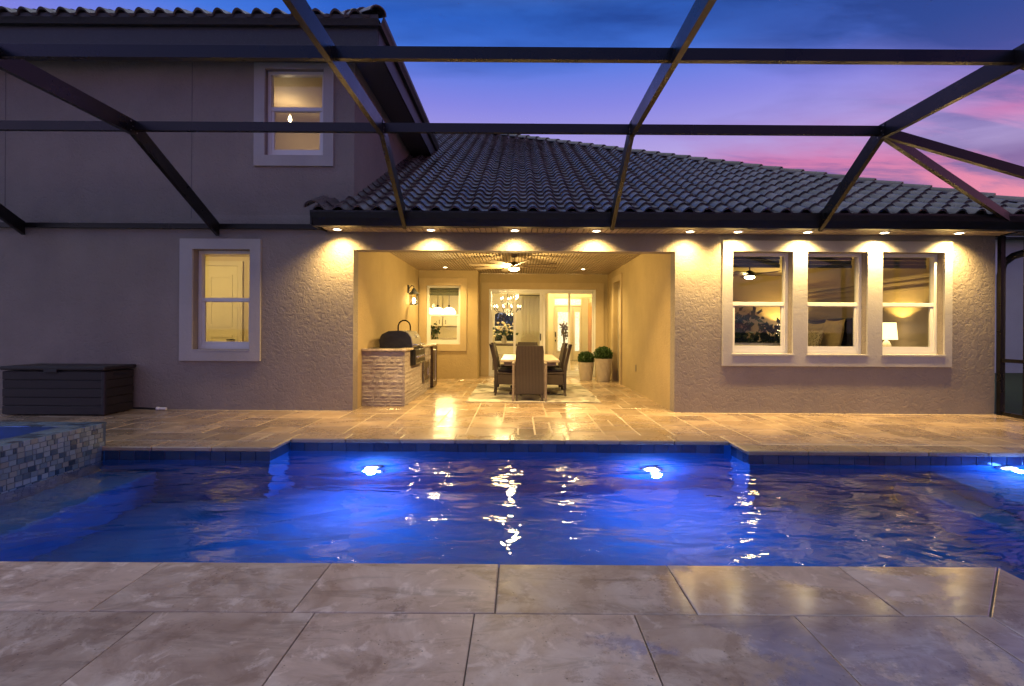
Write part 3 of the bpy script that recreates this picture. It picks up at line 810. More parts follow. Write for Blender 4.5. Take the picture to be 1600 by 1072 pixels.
def stile(w=TWD, L=TLN, lift=.036, th=.028, n=12):
    mb = MB(); top = []; bot = []
    for jj, yy in enumerate((0, L)):
        for i in range(n + 1):
            u = i / n
            zz = .066 * math.sin(math.pi * min(u / .60, 1)) ** .85 if u < .60 else -.012 * math.sin(math.pi * (u - .6) / .4)
            x = u * (w + .012)
            top.append((x, yy, zz + lift * (1 - jj))); bot.append((x, yy, zz + lift * (1 - jj) - th))
    vs = top + bot; N = n + 1; fs = []
    for i in range(n):
        fs += [(i, i + 1, N + i + 1, N + i), (2 * N + i, 3 * N + i, 3 * N + i + 1, 2 * N + i + 1), (i, 2 * N + i, 2 * N + i + 1, i + 1)]
    mb.add(vs, fs); return mb
tile_me = stile().mesh('roof_tile', 'roof_tile', True)
slots = []
k = 0
while True:
    s_ = k * TEX
    y = 6.955 + s_ * CS; z = rz(7.0) + .012 + (s_ - .045 / CS) * SN
    if y > PK[1] - .15: break
    x = -2.80
    while x < 8:
        cx, cyy = x + TWD / 2, y + .15
        if cx + cyy < 14.96 and (cyy < 7.5 or cx > -2.45 or cyy > 11.6) and x > -4 : slots.append((x, y, z))
        x += TWD
    k += 1
def showing(p):   # how big a tile shows
    return 1 / (p[1] ** 2)
slots.sort(key=showing, reverse=True)
inview = [p for p in slots if p[0] / p[1] < 1.0]
for p in inview[:292]:
    inst('roof_tile', tile_me, roof, p, (SL + R(rnd.uniform(-.5, .5)), 0, R(rnd.uniform(-.5, .5))))
far = MB(); st = stile(n=10)
sv = np.array(st.v)
for p in inview[292:] + [q for q in slots if q[0] / q[1] >= 1.0]:
    yy = sv[:, 1] * CS - sv[:, 2] * SN; zz = sv[:, 1] * SN + sv[:, 2] * CS
    far.add(np.stack([sv[:, 0] + p[0], yy + p[1], zz + p[2] + rnd.uniform(-.004, .004)], 1), st.f)
tag(far.build('roof_tile', 'roof_tile', roof, True), kind='stuff')
# hip and ridge caps
def cap_mesh(L, r=.115):
    mb = MB(); n = 9; vs = []
    for jj, yy in enumerate((0, L)):
        rr = r * (1.08 if jj == 0 else .92)
        for t_ in (0, -.018):
            for i in range(n): a = math.pi * i / (n - 1); vs.append(((rr + t_) * math.cos(a), yy, (rr + t_) * .8 * math.sin(a) + (.02 if jj == 0 else 0)))
    fs = []
    for i in range(n - 1): fs += [(i, i + 1, 2 * n + i + 1, 2 * n + i), (n + i, 3 * n + i, 3 * n + i + 1, n + i + 1), (i, n + i, n + i + 1, i + 1)]
    return mb.add(vs, fs).mesh('ridge_tile', 'roof_tile', True)
cap = cap_mesh(.46)
A = np.array((7.98, 6.97, rz(6.97) + .02)); B = np.array((PK[0], PK[1], rz(PK[1]) + .02))
d = B - A; Lh = np.linalg.norm(d); d /= Lh
t_ = 0
while t_ < Lh:
    p = A + d * t_
    inst('ridge_tile', cap, roof, tuple(p), (math.asin(d[2]), 0, math.atan2(-d[0], d[1]))); t_ += .40
x = PK[0]
while x > -5: inst('ridge_tile', cap, roof, (x, PK[1], rz(PK[1]) + .02), (0, 0, R(90))); x -= .40
# a rake cap closing the short left end of the eave
inst('ridge_tile', cap, roof, (-2.80, 6.95, rz(7) + .03), (SL, 0, 0)); 
# -- upper storey eave
UZ = 5.09
us = MB(); us.box(-11, -1.985, 7.08, WY, UZ, UZ + .02); us.box(-2.42, -1.985, WY, 11.9, UZ, UZ + .02)
us.build('soffit', 'soffit_upper', house)
uf = MB(); uf.box(-11, -1.96, 7.045, 7.08, UZ - .03, 5.40); uf.box(-1.985, -1.955, 7.082, 11.9, UZ - .031, 5.40)
uf.build('fascia', 'fascia', house)
ug = MB()
ug.prism([(7.043, 5.34), (6.985, 5.34), (6.97, 5.37), (6.945, 5.41), (6.94, 5.46), (6.955, 5.46), (6.99, 5.36), (7.043, 5.36)], -11, -1.93, 'x')
ug.prism([(-1.953, 5.34), (-1.90, 5.34), (-1.885, 5.37), (-1.86, 5.41), (-1.855, 5.46), (-1.87, 5.46), (-1.905, 5.36), (-1.953, 5.36)], 6.99, 11.9, 'y')
ug.build('gutter', 'fascia', house)
m = MB()
uz = lambda y: 5.43 + .5 * (y - 7.0)
m.add([(-11, 7.0, uz(7)), (-1.93, 7.0, uz(7)), (-4.4, 9.47, uz(9.47)), (-11, 9.47, uz(9.47))], [(0, 1, 2, 3)])
m.add([(-1.93, 7.0, uz(7)), (-1.93, 11.94, uz(7)), (-4.4, 9.47, uz(9.47))], [(0, 1, 2)])
m.add([(-11, 9.47, uz(9.47)), (-4.4, 9.47, uz(9.47)), (-1.93, 11.94, uz(7)), (-11, 11.94, uz(7))], [(0, 1, 2, 3)])
uroof = m.build('roof', 'roof_deck', house)
for k in range(3):
    y = 6.93 + k * TEX * CS; z = 5.44 + (k * TEX - .05) * SN; x = -2.05 - k * .33 - TWD
    while x > -8: inst('roof_tile', tile_me, uroof, (x, y, z), (SL, 0, R(rnd.uniform(-.6, .6)))); x -= TWD
for k in range(2):
    x = -2.06 - k * TEX * CS; z = 5.46 + (k * TEX + .03) * SN; y = 7.10 + k * .33
    while y < 11.6: inst('roof_tile', tile_me, uroof, (x, y, z), (SL, 0, R(90))); y += TWD
for k in range(8):
    q = np.array((-1.93, 6.95, 5.46)) + k * .40 * np.array((-.667, .667, .333))
    inst('ridge_tile', cap, uroof, tuple(q), (R(19.5), 0, R(45)))

# -- windows
def window(x0, x1, z0, z1, y, rail, name='window'):
    """double hung: outer frame recessed in the opening, fixed upper pane, lower sash standing proud"""
    fr = MB().frame(x0 + .002, x1 - .002, z0 + .002, z1 - .002, .045, y, y + .09)
    o = fr.build(name, 'white_frame', house)
    MB().bbox(x0 + .046, x1 - .046, y + .006, y + .05, rail - .03, rail + .025, .004).build('meeting_rail', 'white_frame', o)
    MB().frame(x0 + .046, x1 - .046, z0 + .046, rail - .031, (.042, .042, .065, .006), y + .018, y + .055).build('sash', 'white_frame', o)
    MB().box(x0 + .046, x1 - .046, y + .06, y + .065, rail + .026, z1 - .046).build('pane', 'window_glass', o)
    MB().box(x0 + .089, x1 - .089, y + .034, y + .039, z0 + .112, rail - .038).build('pane', 'window_glass', o)
    return o
w = window(*LW, WY + .11, 1.62); window(*UW, WY + .06, 4.44)
for a in RW: window(*a, WY + .10, 1.605)
wk = window(*KW, 12.46, 1.54)
MB().box(LW[0] - .02, LW[1] + .02, WY - .035, WY + .108, LW[2] - .022, LW[2] - .001).build('sill', 'stucco_trim', w)
# trims: raised stucco bands
def trim(x0, x1, z0, z1, holes, y0, mat, name='window_trim'):
    return wall_mesh(MB(), x0, x1, z0, z1, y0, y0 + .034, holes).build(name, mat, house)
e = .004
trim(-4.95, -3.77, .715, 2.50, [(LW[0] - e, LW[1] + e, LW[2] - .024, LW[3] + e)], WY - .032, 'stucco_trim')
trim(-3.88, -2.72, 3.57, 5.075, [(UW[0] - e, UW[1] + e, UW[2] - e, UW[3] + e)], WY - .032, 'stucco_trim')
trim(2.98, 6.33, .69, 2.52, [(a[0] - e, a[1] + e, a[2] - e, a[3] + e) for a in RW], WY - .032, 'stucco_trim')
for a in RW: MB().bbox(a[0] - .02, a[1] + .02, WY - .045, WY + .098, a[2] - .026, a[2] + .001, .003).build('window_sill', 'stucco_trim', house)
trim(-2.40, -1.255, .67, 2.43, [(KW[0] - e, KW[1] + e, KW[2] - e, KW[3] + e)], 12.4 - .032, 'stucco_trim_alcove')
trim(-.955, 2.19, -.05, 2.40, [(SD[0] - e, SD[1] + e, -.1, SD[3] + e)], 13.15 - .032, 'stucco_trim_alcove', 'door_trim')
# -- sliding glass door, four panels
sd = MB().frame(SD[0], SD[1], .0, SD[3], (.05, .05, .07, .05), 13.17, 13.30).build('sliding_door', 'white_frame', house)
xs = [-.70, -.10, .62, 1.31, 1.93]
for i in range(4):
    a, b_ = xs[i], xs[i + 1]; yy = 13.19 if i in (1, 2) else 13.235
    l = .07 if i == 2 else .03; r_ = .07 if i == 1 else .03
    MB().frame(a - (.0 if i != 2 else -.004), b_ - (.004 if i == 1 else 0), .072, 2.184, (l, r_, .07, .05), yy, yy + .035).build('door_panel', 'white_frame', sd)
    MB().box(a + l, b_ - r_, yy + .014, yy + .020, .142, 2.134).build('pane', 'window_glass', sd)
MB().bbox(.56, .585, 13.15, 13.19, .92, 1.10, .005).build('handle', 'black_metal', sd)
# -- side door in the alcove
m = MB()
m.box(2.255, 2.292, dY0 - .13, dY0, 0, dZ + .14); m.box(2.255, 2.292, dY1, dY1 + .13, 0, dZ + .14); m.box(2.256, 2.292, dY0, dY1, dZ, dZ + .139)
m.build('door_trim', 'stucco_trim_alcove', house)
sdr = MB().box(2.37, 2.41, dY0 + .004, dY1 - .004, .01, dZ - .004).build('side_door', 'fan_blade', house)
for z0, z1 in ((.18, .95), (1.08, 2.16)): MB().bbox(2.357, 2.371, dY0 + .14, dY1 - .14, z0, z1, .006).build('door_panel', 'fan_blade', sdr)
MB().tube([(2.37, dY0 + .09, 1.02), (2.32, dY0 + .09, 1.02), (2.32, dY0 + .19, 1.02)], .010).build('handle', 'black_metal', sdr, True)
MB().bbox(2.35, 2.37, dY0 + .06, dY0 + .11, 1.15, 1.22, .005).build('deadbolt', 'black_metal', sdr)
MB().bbox(2.280, 2.291, 9.92, 10.00, .40, .53, .004).build('outlet', 'outlet_plastic', house)
# -- downspout beside the far right corner
MB().tube([(7.52, 7.02, 2.60), (7.52, 7.04, 2.50), (7.44, 7.2, 2.42), (7.24, 7.5, 2.32), (7.17, 7.58, 2.22), (7.16, 7.60, 2.05), (7.16, 7.60, .0)], .052, 8).build('downspout', 'bronze_gutter', house, True)

# -- rooms behind the glass
def room(x0, x1, y0, y1, z0, z1, mat, floor='interior_floor', ceilm=None, skip=()):
    t = .06
    if 'l' not in skip: MB().box(x0 - t, x0, y0, y1, z0, z1).build('interior_wall', mat, house)
    if 'r' not in skip: MB().box(x1, x1 + t, y0, y1, z0, z1).build('interior_wall', mat, house)
    if 'b' not in skip: MB().box(x0 - t, x1 + t, y1, y1 + t, z0, z1).build('interior_wall', mat, house)
    MB().box(x0 - t, x1 + t, y0, y1 + t, z1, z1 + t).build('interior_ceiling', ceilm or mat, house)
    MB().box(x0 - t, x1 + t, y0, y1 + t, z0 - t, z0).build('interior_floor', floor, house)
room(2.70, 6.70, WY + WT + .002, 12.7, .02, 2.66, 'bedroom_paint', ceilm='interior_cream')
room(-7.4, -3.2, WY + WT + .002, 10.5, .02, 2.66, 'interior_paint')
room(-5.6, -2.70, WY + WT + .002, 9.6, 2.80, 5.07, 'upstairs_paint')
# great room: kitchen, dining and foyer
GB = 19.6
AW = (-.95, -.08, .72, 1.88)                            # arched window in the back wall
m = MB(); wall_mesh(m, -4.6, 2.72, .02, 2.86, GB, GB + .2, [AW]).build('interior_wall', 'interior_cream', house)
room(-4.6, 2.66, 13.352, GB, .02, 2.86, 'interior_paint', skip=('b',), ceilm='interior_cream')
MB().box(-4.6, -2.62, 12.6, 13.352, .02, 2.86).build('interior_wall', 'interior_paint', house)
MB().box(-2.62, -1.19, 12.602, 13.40, CZ + .06, 2.9).build('interior_ceiling', 'interior_cream', house)
MB().box(-2.62, -1.19, 12.602, 13.40, -.04, .019).build('interior_floor', 'interior_floor', house)

# ================================================================== POOL ENCLOSURE
enc = thing('pool_enclosure', 'dark bronze aluminium screen enclosure arching over the pool and patio', 'screen enclosure', (0, 5.8, 0))
FX = [-7.22, -4.39, -1.56, 1.27, 4.11]
KY, KZ = 5.82, 3.465
BH, BW_ = .165, .052
def rafter(x, by, bz):
    # mitred polyline in the YZ plane
    P = [np.array((by, bz)), np.array((KY, KZ)), np.array((-3.0, KZ))]
    h = BH / 2
    def off(sg):
        d1 = (P[1] - P[0]) / np.linalg.norm(P[1] - P[0]); d2 = (P[2] - P[1]) / np.linalg.norm(P[2] - P[1])
        n1 = np.array((-d1[1], d1[0])); n2 = np.array((-d2[1], d2[0])); mt = (n1 + n2); mt = mt / (1 + n1 @ n2)
        return [P[0] + sg * h * n1, P[1] + sg * h * mt, P[2] + sg * h * n2]
    a, b = off(1), off(-1)
    # plumb cut at the foot
    poly = [tuple(q) for q in a] + [tuple(q) for q in b[::-1]]
    f0 = (P[1] - P[0]) / np.linalg.norm(P[1] - P[0])
    def plumb(q):
        t = (by - q[0]) / f0[0]; return (by, q[1] + f0[1] * t)
    poly[0] = plumb(np.array(poly[0])); poly[-1] = plumb(np.array(poly[-1]))
    MB().prism(poly, x - BW_ / 2, x + BW_ / 2, 'x').build('rafter', 'bronze', enc)
    # gusset plate and bolts at the knee
    g = MB()
    d1 = P[0] - P[1]; d1 /= np.linalg.norm(d1)
    for sx in (-1, 1):
        xx = x + sx * (BW_ / 2 + .002)
        g.box(min(xx, xx + sx * .003), max(xx, xx + sx * .003), KY - .10, KY + .03, KZ - .075, KZ + .075)
    g.build('gusset_plate', 'bronze', enc)
    sc_ = MB()
    for sx in (-1, 1):
        for oy, oz in ((-.08, .05), (-.08, -.05), (-.02, .055), (.012, -.055), (-.05, 0)):
            xx = x + sx * (BW_ / 2 + .005); sc_.box(min(xx, xx + sx * .005), max(xx, xx + sx * .005), KY + oy - .006, KY + oy + .006, KZ + oz - .006, KZ + oz + .006)
    sc_.build('screw', 'steel', enc)
for x in FX: rafter(x, 6.99 if x > -2 else 7.46, 2.665 if x > -2 else 2.63)
PY = [5.82, 4.25, 2.70, 1.15]
xsb = [-10.05] + FX
for y in PY:
    for a, b in zip(xsb[:-1], xsb[1:]):
        MB().box(a + BW_ / 2, b - BW_ / 2, y - .026, y + .026, KZ - .035, KZ + .068).build('purlin', 'bronze', enc)
# ledger on the left wall and on the gutter
MB().box(-11, EX0 - .004, WY - .055, WY - .002, 2.645, 2.715).build('ledger', 'bronze', enc)
# right-hand slope: hip and jack rafters to the side beam
WX = 7.02
MB().bar((4.11, KY, KZ), (WX - .01, 7.12, 2.66), .052, .11).build('hip_rafter', 'bronze', enc)
for y in PY: MB().bar((4.11 + .03, y, KZ), (WX - .03, y, 2.66), .052, .11).build('jack_rafter', 'bronze', enc)
MB().box(WX - .026, WX + .026, -1, 7.44, 2.60, 2.70).build('side_beam', 'bronze', enc)
for y in (7.44, 5.82, 4.25, 2.70):
    MB().box(WX - .04, WX + .026, y - .03, y + .03, .0, 2.598).build('post', 'bronze', enc)
    if y < 7:
        continue
for y0, y1 in ((5.85, 7.41), (4.28, 5.79)):
    MB().box(WX - .025, WX + .025, y0, y1, .004, .054).build('bottom_rail', 'bronze', enc)
    MB().box(WX - .025, WX + .025, y0, y1, .77, .82).build('chair_rail', 'bronze', enc)
    MB().add([(WX, y0, .054), (WX, y1, .054), (WX, y1, .77), (WX, y0, .77)], [(0, 1, 2, 3)]).build('screen_panel', 'wall_screen', enc)
    MB().add([(WX, y0, .82), (WX, y1, .82), (WX, y1, 2.60), (WX, y0, 2.60)], [(0, 1, 2, 3)]).build('screen_panel', 'wall_screen', enc)
# an extra stud near the wall as in the photo's right edge
MB().box(WX - .022, WX + .022, 7.06, 7.10, .056, 2.598).build('post', 'bronze', enc)
# roof screens
zs = KZ + .072
for a, b in zip(xsb[:-1], xsb[1:]):
    for i in range(3):
        MB().add([(a + .03, PY[i] - .03, zs), (b - .03, PY[i] - .03, zs), (b - .03, PY[i + 1] + .03, zs), (a + .03, PY[i + 1] + .03, zs)], [(0, 1, 2, 3)]).build('screen_panel', 'roof_screen', enc)
    by, bz = (6.97, 2.74) if b > -2 else (7.44, 2.72)
    MB().add([(a + .03, KY + .03, zs - .01), (b - .03, KY + .03, zs - .01), (b - .03, by, bz), (a + .03, by, bz)], [(0, 1, 2, 3)]).build('screen_panel', 'roof_screen', enc)
MB().add([(4.15, KY + .06, KZ + .05), (WX - .05, 7.12, 2.72), (4.15, 6.97, 2.74)], [(0, 1, 2)]).build('screen_panel', 'roof_screen', enc)
MB().add([(4.18, KY + .01, KZ + .05), (WX - .03, KY + .05, 2.72), (WX - .03, 7.08, 2.72)], [(0, 1, 2)]).build('screen_panel', 'roof_screen', enc)
MB().add([(4.15, KY - .04, KZ + .05), (WX - .03, KY - .04, 2.72), (WX - .03, 4.30, 2.72), (4.15, 4.30, KZ + .05)], [(0, 1, 2, 3)]).build('screen_panel', 'roof_screen', enc)

# ================================================================== NEIGHBOUR seen through the side screen
nb = thing('neighbouring_house', 'pale grey neighbouring house seen through the side screen', 'house', (20, 16, 0))
MB().box(11.5, 34, 16, 28, -.06, 4.1).build('wall', 'neighbour_wall', nb)
m = MB(); m.add([(11, 15.5, 4.1), (34.5, 15.5, 4.1), (34.5, 28.5, 4.1), (11, 28.5, 4.1), (16, 22, 5.4), (30, 22, 5.4)], [(0, 1, 5, 4), (1, 2, 5), (2, 3, 4, 5), (3, 0, 4), (0, 3, 2, 1)])
m.build('roof', 'neighbour_roof', nb)

# ================================================================== SOFFIT LIGHTS
sl_x = [-2.58, -1.25, -.06, 1.10, 2.43, 3.11, 4.10, 5.19, 6.25]
sl_lab = ['leftmost round soffit light, above the corner left of the patio opening',
          'second soffit light from the left, above the grill side of the opening',
          'soffit light above the ceiling fan, third from the left',
          'soffit light above the right half of the patio opening',
          'soffit light just right of the patio opening',
          'soffit light at the left end of the triple window trim',
          'soffit light between the left and middle panes of the triple window',
          'soffit light between the middle and right panes of the triple window',
          'rightmost soffit light, at the right end of the triple window trim']
for i, x in enumerate(sl_x):
    t = thing('soffit_light', sl_lab[i], 'light', (x, 7.27, SOFZ), 'recessed lights along the eave')
    MB().lathe([(.072, -.0005), (.072, -.010), (.056, -.014), (.050, .002)], n=20).build('trim_ring', 'white_plastic', t, True, local=True)
    MB().lathe([(.050, -.003), (.036, -.012), (0, -.015)], n=16).build('lens', 'lamp_lens', t, True, local=True)
    lamp(t, 'SPOT', (x, 7.27, SOFZ - .03), 215 * rnd.uniform(.82, 1.15), (1.0, .66, .22), .04, spot_size=R(132), spot_blend=1.0, rot=(R(14), 0, 0))

# ================================================================== ALCOVE FURNITURE
# --- grill island
gi = thing('grill_island', 'outdoor kitchen island faced in split stone under tan stone counter', 'outdoor kitchen', (-2.08, 9.4, 0))
GX, GYa, GYb, GZ = -1.755, 7.90, 10.95, .855
MB().box(-2.415, GX - .03, GYa + .03, GYb, 0, GZ).build('core', 'stone_mortar', gi)
stone_m = []
for k in range(14):
    q = random.Random(100 + k); w_, h_ = .5, .5
    bm = bmesh.new(); bmesh.ops.create_grid(bm, x_segments=4, y_segments=2, size=.5)
    for v in bm.verts:
        edge = abs(v.co.x) > .49 or abs(v.co.y) > .49
        v.co.z = (0 if edge else 1) * q.uniform(.35, 1.0)
    r_ = bmesh.ops.extrude_edge_only(bm, edges=[e for e in bm.edges if e.is_boundary])
    for v in [e for e in r_['geom'] if isinstance(e, bmesh.types.BMVert)]: v.co.z = -1
    me = bpy.data.meshes.new('stone'); bm.to_mesh(me); bm.free(); me.materials.append(M['ledger_stone']); stone_m.append(me)
def stones(face):
    """rows of split stones; face 'front' (toward -Y) or 'side' (toward +X)"""
    z = .0
    while z < GZ - .02:
        h = min(rnd.choice((.034, .05, .066, .082)), GZ - z)
        a, end = (-2.415, GX + .004) if face == 'front' else (GYa + .002, GYb)
        while a < end - .01:
            L = min(rnd.uniform(.07, .22) if face == 'front' else rnd.uniform(.20, .42), end - a)
            if end - a - L < .07: L = end - a
            c, zc_, dep = a + L / 2, z + h / 2, rnd.uniform(.006, .018)
            blocked = face == 'side' and ((8.44 < c + L / 2 and c - L / 2 < 9.36 and zc_ > .56) or (9.48 < c + L / 2 and c - L / 2 < 10.12 and .16 < zc_ < .62) or (c + L / 2 > 10.36 and .0 < zc_))
            if not blocked:
                if face == 'front': inst('stone', rnd.choice(stone_m), gi, (c, GYa + .012, zc_), (R(90), 0, 0), (L - .001, h - .001, dep))
                else: inst('stone', rnd.choice(stone_m), gi, (GX - .012, c, zc_), (R(90), 0, R(90)), (L - .001, h - .001, dep))
            a += L
        z += h
stones('front'); stones('side')
ct = MB(); ct.bbox(-2.418, GX + .028, GYa - .022, 8.46, GZ, GZ + .035, .006); ct.bbox(-2.418, -2.33, 8.46, 9.34, GZ, GZ + .034, .004); ct.bbox(-2.418, GX + .028, 9.34, GYb + .02, GZ, GZ + .035, .006)
ct.build('countertop', 'counter_stone', gi)
MB().bbox(-2.34, -1.86, 7.98, 8.34, GZ + .030, GZ + .041, .004).build('sink_cover', 'grill_black', gi)
dr = MB().frame(9.52, 10.08, .20, .60, .03, -.012, .012).build('access_door', 'steel', gi, local=True)
dr.rotation_euler = (0, 0, R(90)); dr.location = (GX + 2.08, -9.4, 0)
dp = MB().bbox(GX - .012, GX + .004, 9.55, 10.05, .23, .57, .004).build('door_panel', 'dark_wood', gi)
for y in (9.77, 9.83): MB().tube([(GX + .005, y, .33), (GX + .03, y, .33), (GX + .03, y, .47), (GX + .005, y, .47)], .006, 6).build('handle', 'chrome', gi, True)
fr = MB().bbox(GX - .35, GX + .03, 10.40, 10.92, .02, .845, .006).build('refrigerator_door', 'dark_wood', gi)
MB().tube([(GX + .03, 10.46, .15), (GX + .065, 10.46, .15), (GX + .065, 10.46, .78), (GX + .03, 10.46, .78)], .009, 6).build('handle', 'chrome', fr, True)
MB().frame(10.40, 10.92, .02, .845, .03, 0, .001)
# --- grill
gr = thing('gas_grill', 'black gas grill with sloped steel lid front on stone counter', 'grill', (-2.04, 8.9, GZ + .035))
Z0 = GZ + .012
body = MB().bbox(-2.33, GX - .015, 8.465, 9.335, .58, Z0 + .02, .006).build('body', 'grill_black', gr)
prof = [(-2.30, Z0 + .022), (-2.31, Z0 + .15), (-2.27, Z0 + .24), (-2.16, Z0 + .295), (-1.98, Z0 + .305), (-1.86, Z0 + .285), (-1.79, Z0 + .19), (-1.765, Z0 + .05), (-1.765, Z0 + .022)]
MB().prism(prof, 8.50, 9.30, 'y').build('lid', 'grill_black', gr)
fp = [(-1.862, Z0 + .288), (-1.852, Z0 + .292), (-1.779, Z0 + .193), (-1.752, Z0 + .05), (-1.752, Z0 + .03), (-1.765, Z0 + .03), (-1.768, Z0 + .05), (-1.792, Z0 + .19)]
MB().prism(fp, 8.52, 9.28, 'y').build('lid_front', 'steel', gr)
MB().tube([(-1.76, 8.60, Z0 + .07), (-1.69, 8.60, Z0 + .07), (-1.69, 9.20, Z0 + .07), (-1.76, 9.20, Z0 + .07)], .013, 8).build('lid_handle', 'chrome', gr, True)
th_ = MB().lathe([(.034, 0), (.034, .012), (.0, .014)], n=16).build('thermometer', 'chrome', gr, True, local=True)
th_.rotation_euler = (0, R(65), 0); th_.location = (-1.785 + 2.04, 0, .21 - .02)
cp = MB().bbox(GX - .02, GX + .055, 8.48, 9.32, .60, Z0 - .01, .008).build('control_panel', 'black_metal', gr)
for y in (8.60, 8.80, 9.0, 9.2):
    kb = MB().lathe([(.030, 0), (.028, .03), (.018, .034), (0, .034)], n=14).build('knob', 'chrome', gr, True, local=True)
    kb.rotation_euler = (0, R(90), 0); kb.location = (GX + .055 + 2.04, y - 8.9, .73 - GZ - .035)
MB().box(GX + .0555, GX + .058, 8.52, 9.28, .61, .635).build('trim_strip', 'steel', gr)
# --- faucet behind the grill
fa = thing('faucet', 'dark gooseneck faucet arching above the grill', 'faucet', (-2.26, 9.62, GZ + .035))
pts = [(-2.26, 9.62, GZ + .035), (-2.26, 9.62, 1.24)] + [(-2.145 - .115 * math.cos(a), 9.62, 1.24 + .12 * math.sin(a)) for a in np.linspace(.2, math.pi, 9)] + [(-2.03, 9.62, 1.17)]
MB().tube(pts, .014, 8).build('spout', 'faucet', fa, True)
MB().lathe([(.03, 0), (.03, .012), (.018, .03), (.018, .06)], (-2.26, 9.62, GZ + .035), 14).build('base', 'faucet', fa, True)
MB().tube([(-2.26, 9.64, GZ + .08), (-2.26, 9.71, GZ + .11)], .007, 6).build('lever', 'faucet', fa, True)

# --- wall lantern
la = thing('wall_lantern', 'dark metal wall lantern glowing beside the kitchen window', 'lantern', (-2.30, 11.2, 1.72))
lx, ly = -2.29, 11.2
MB().bbox(-2.42, -2.395, ly - .05, ly + .05, 1.98, 2.16, .005).build('back_plate', 'black_metal', la)
MB().tube([(-2.40, ly, 2.08), (-2.34, ly, 2.15), (lx, ly, 2.13), (lx, ly, 2.09)], .010, 8).build('arm', 'black_metal', la, True)
MB().lathe([(.015, 2.10), (.03, 2.08), (.06, 2.03), (.115, 1.965), (.115, 1.955), (.02, 1.955)], (lx, ly, 0), 4).build('roof_cap', 'black_metal', la)
m = MB()
for sx in (-1, 1):
    for sy in (-1, 1): m.box(lx + sx * .068 - .006, lx + sx * .068 + .006, ly + sy * .068 - .006, ly + sy * .068 + .006, 1.745, 1.955)
m.box(lx - .078, lx + .078, ly - .078, ly + .078, 1.725, 1.745)
m.build('cage', 'black_metal', la)
MB().frame(lx - .064, lx + .064, 1.747, 1.953, .001, ly - .066, ly - .064)
m = MB()
for (a, b, c_, d_) in ((-.064, .064, -.069, -.067), (-.064, .064, .067, .069)): m.box(lx + a, lx + b, ly + c_, ly + d_, 1.747, 1.953)
for (a, b, c_, d_) in ((-.069, -.067, -.064, .064), (.067, .069, -.064, .064)): m.box(lx + a, lx + b, ly + c_, ly + d_, 1.747, 1.953)
m.build('pane', 'lamp_glass', la)
MB().lathe([(.012, 1.75), (.030, 1.79), (.034, 1.83), (.022, 1.87), (.0, 1.89)], (lx, ly, 0), 12).build('bulb', 'bulb', la, True)
lamp(la, 'POINT', (lx, ly - .02, 1.82), 15, WARM, .04)

# --- recessed ceiling lights
for x, y, lab in ((-1.68, 11.7, 'small recessed ceiling light above the kitchen window'), (1.50, 11.9, 'small recessed ceiling light above the sliding door')):
    t = thing('ceiling_light', lab, 'light', (x, y, CZ - .01), 'recessed lights in the patio ceiling')
    MB().lathe([(.07, 0), (.07, -.010), (.050, -.013), (.046, .0)], n=20).build('trim_ring', 'white_plastic', t, True, local=True)
    MB().lathe([(.046, -.004), (.03, -.009), (0, -.011)], n=16).build('lens', 'lamp_lens', t, True, local=True)
    lamp(t, 'SPOT', (x, y, CZ - .04), 200, WARM, .04, spot_size=R(140), spot_blend=.8)

# --- ceiling fans
def ceiling_fan(name, lab, cx, cyy, ztop, zl, rad, nb_, power, ph=0.2, blade='fan_blade', metal='fan_metal'):
    t = thing(name, lab, 'ceiling fan', (cx, cyy, zl))
    H = ztop - zl
    MB().lathe([(.02, H), (.07, H), (.06, H - .05), (.02, H - .07)], n=18).build('canopy', metal, t, True, local=True)
    MB().tube([(0, 0, H - .02), (0, 0, .11)], .013, 8).build('downrod', metal, t, True, local=True)
    MB().lathe([(.03, .15), (.09, .12), (.115, .07), (.115, .045), (.10, .03), (.03, .03)], n=22).build('motor_housing', metal, t, True, local=True)
    MB().lathe([(.098, .028), (.10, .0), (.06, -.022), (0, -.03)], n=22).build('light_lens', 'fan_lens', t, True, local=True)
    for k in range(nb_):
        a = 2 * math.pi * k / nb_ + ph
        b = MB(); w0, w1 = .045, .062
        n_ = 6; vs = []
        for i in range(n_ + 1):
            u = i / n_; r = .10 + u * (rad - .10); w = w0 + (w1 - w0) * math.sin(u * 1.8)
            if i == n_: w *= .75
            for sg, zz in ((-1, -.014), (1, .014)):
                vs += [(r, sg * w, .062 + zz), (r, sg * w, .071 + zz)]
        fs = [(0, 1, 3, 2), (4 * n_, 4 * n_ + 2, 4 * n_ + 3, 4 * n_ + 1)]
        for i in range(n_):
            o = 4 * i; fs += [(o, o + 2, o + 6, o + 4), (o + 1, o + 5, o + 7, o + 3), (o, o + 4, o + 5, o + 1), (o + 2, o + 3, o + 7, o + 6)]
        b.add(vs, fs); ob = b.build('blade', blade, t, local=True); ob.rotation_euler = (0, 0, a)
    lamp(t, 'POINT', (cx, cyy, zl - .08), power, WARM, .08)
    return t
ceiling_fan('ceiling_fan', 'bronze ceiling fan with lit lamp under the patio board ceiling', -.09, 9.7, CZ - .005, 2.335, .86, 8, 185, .28)

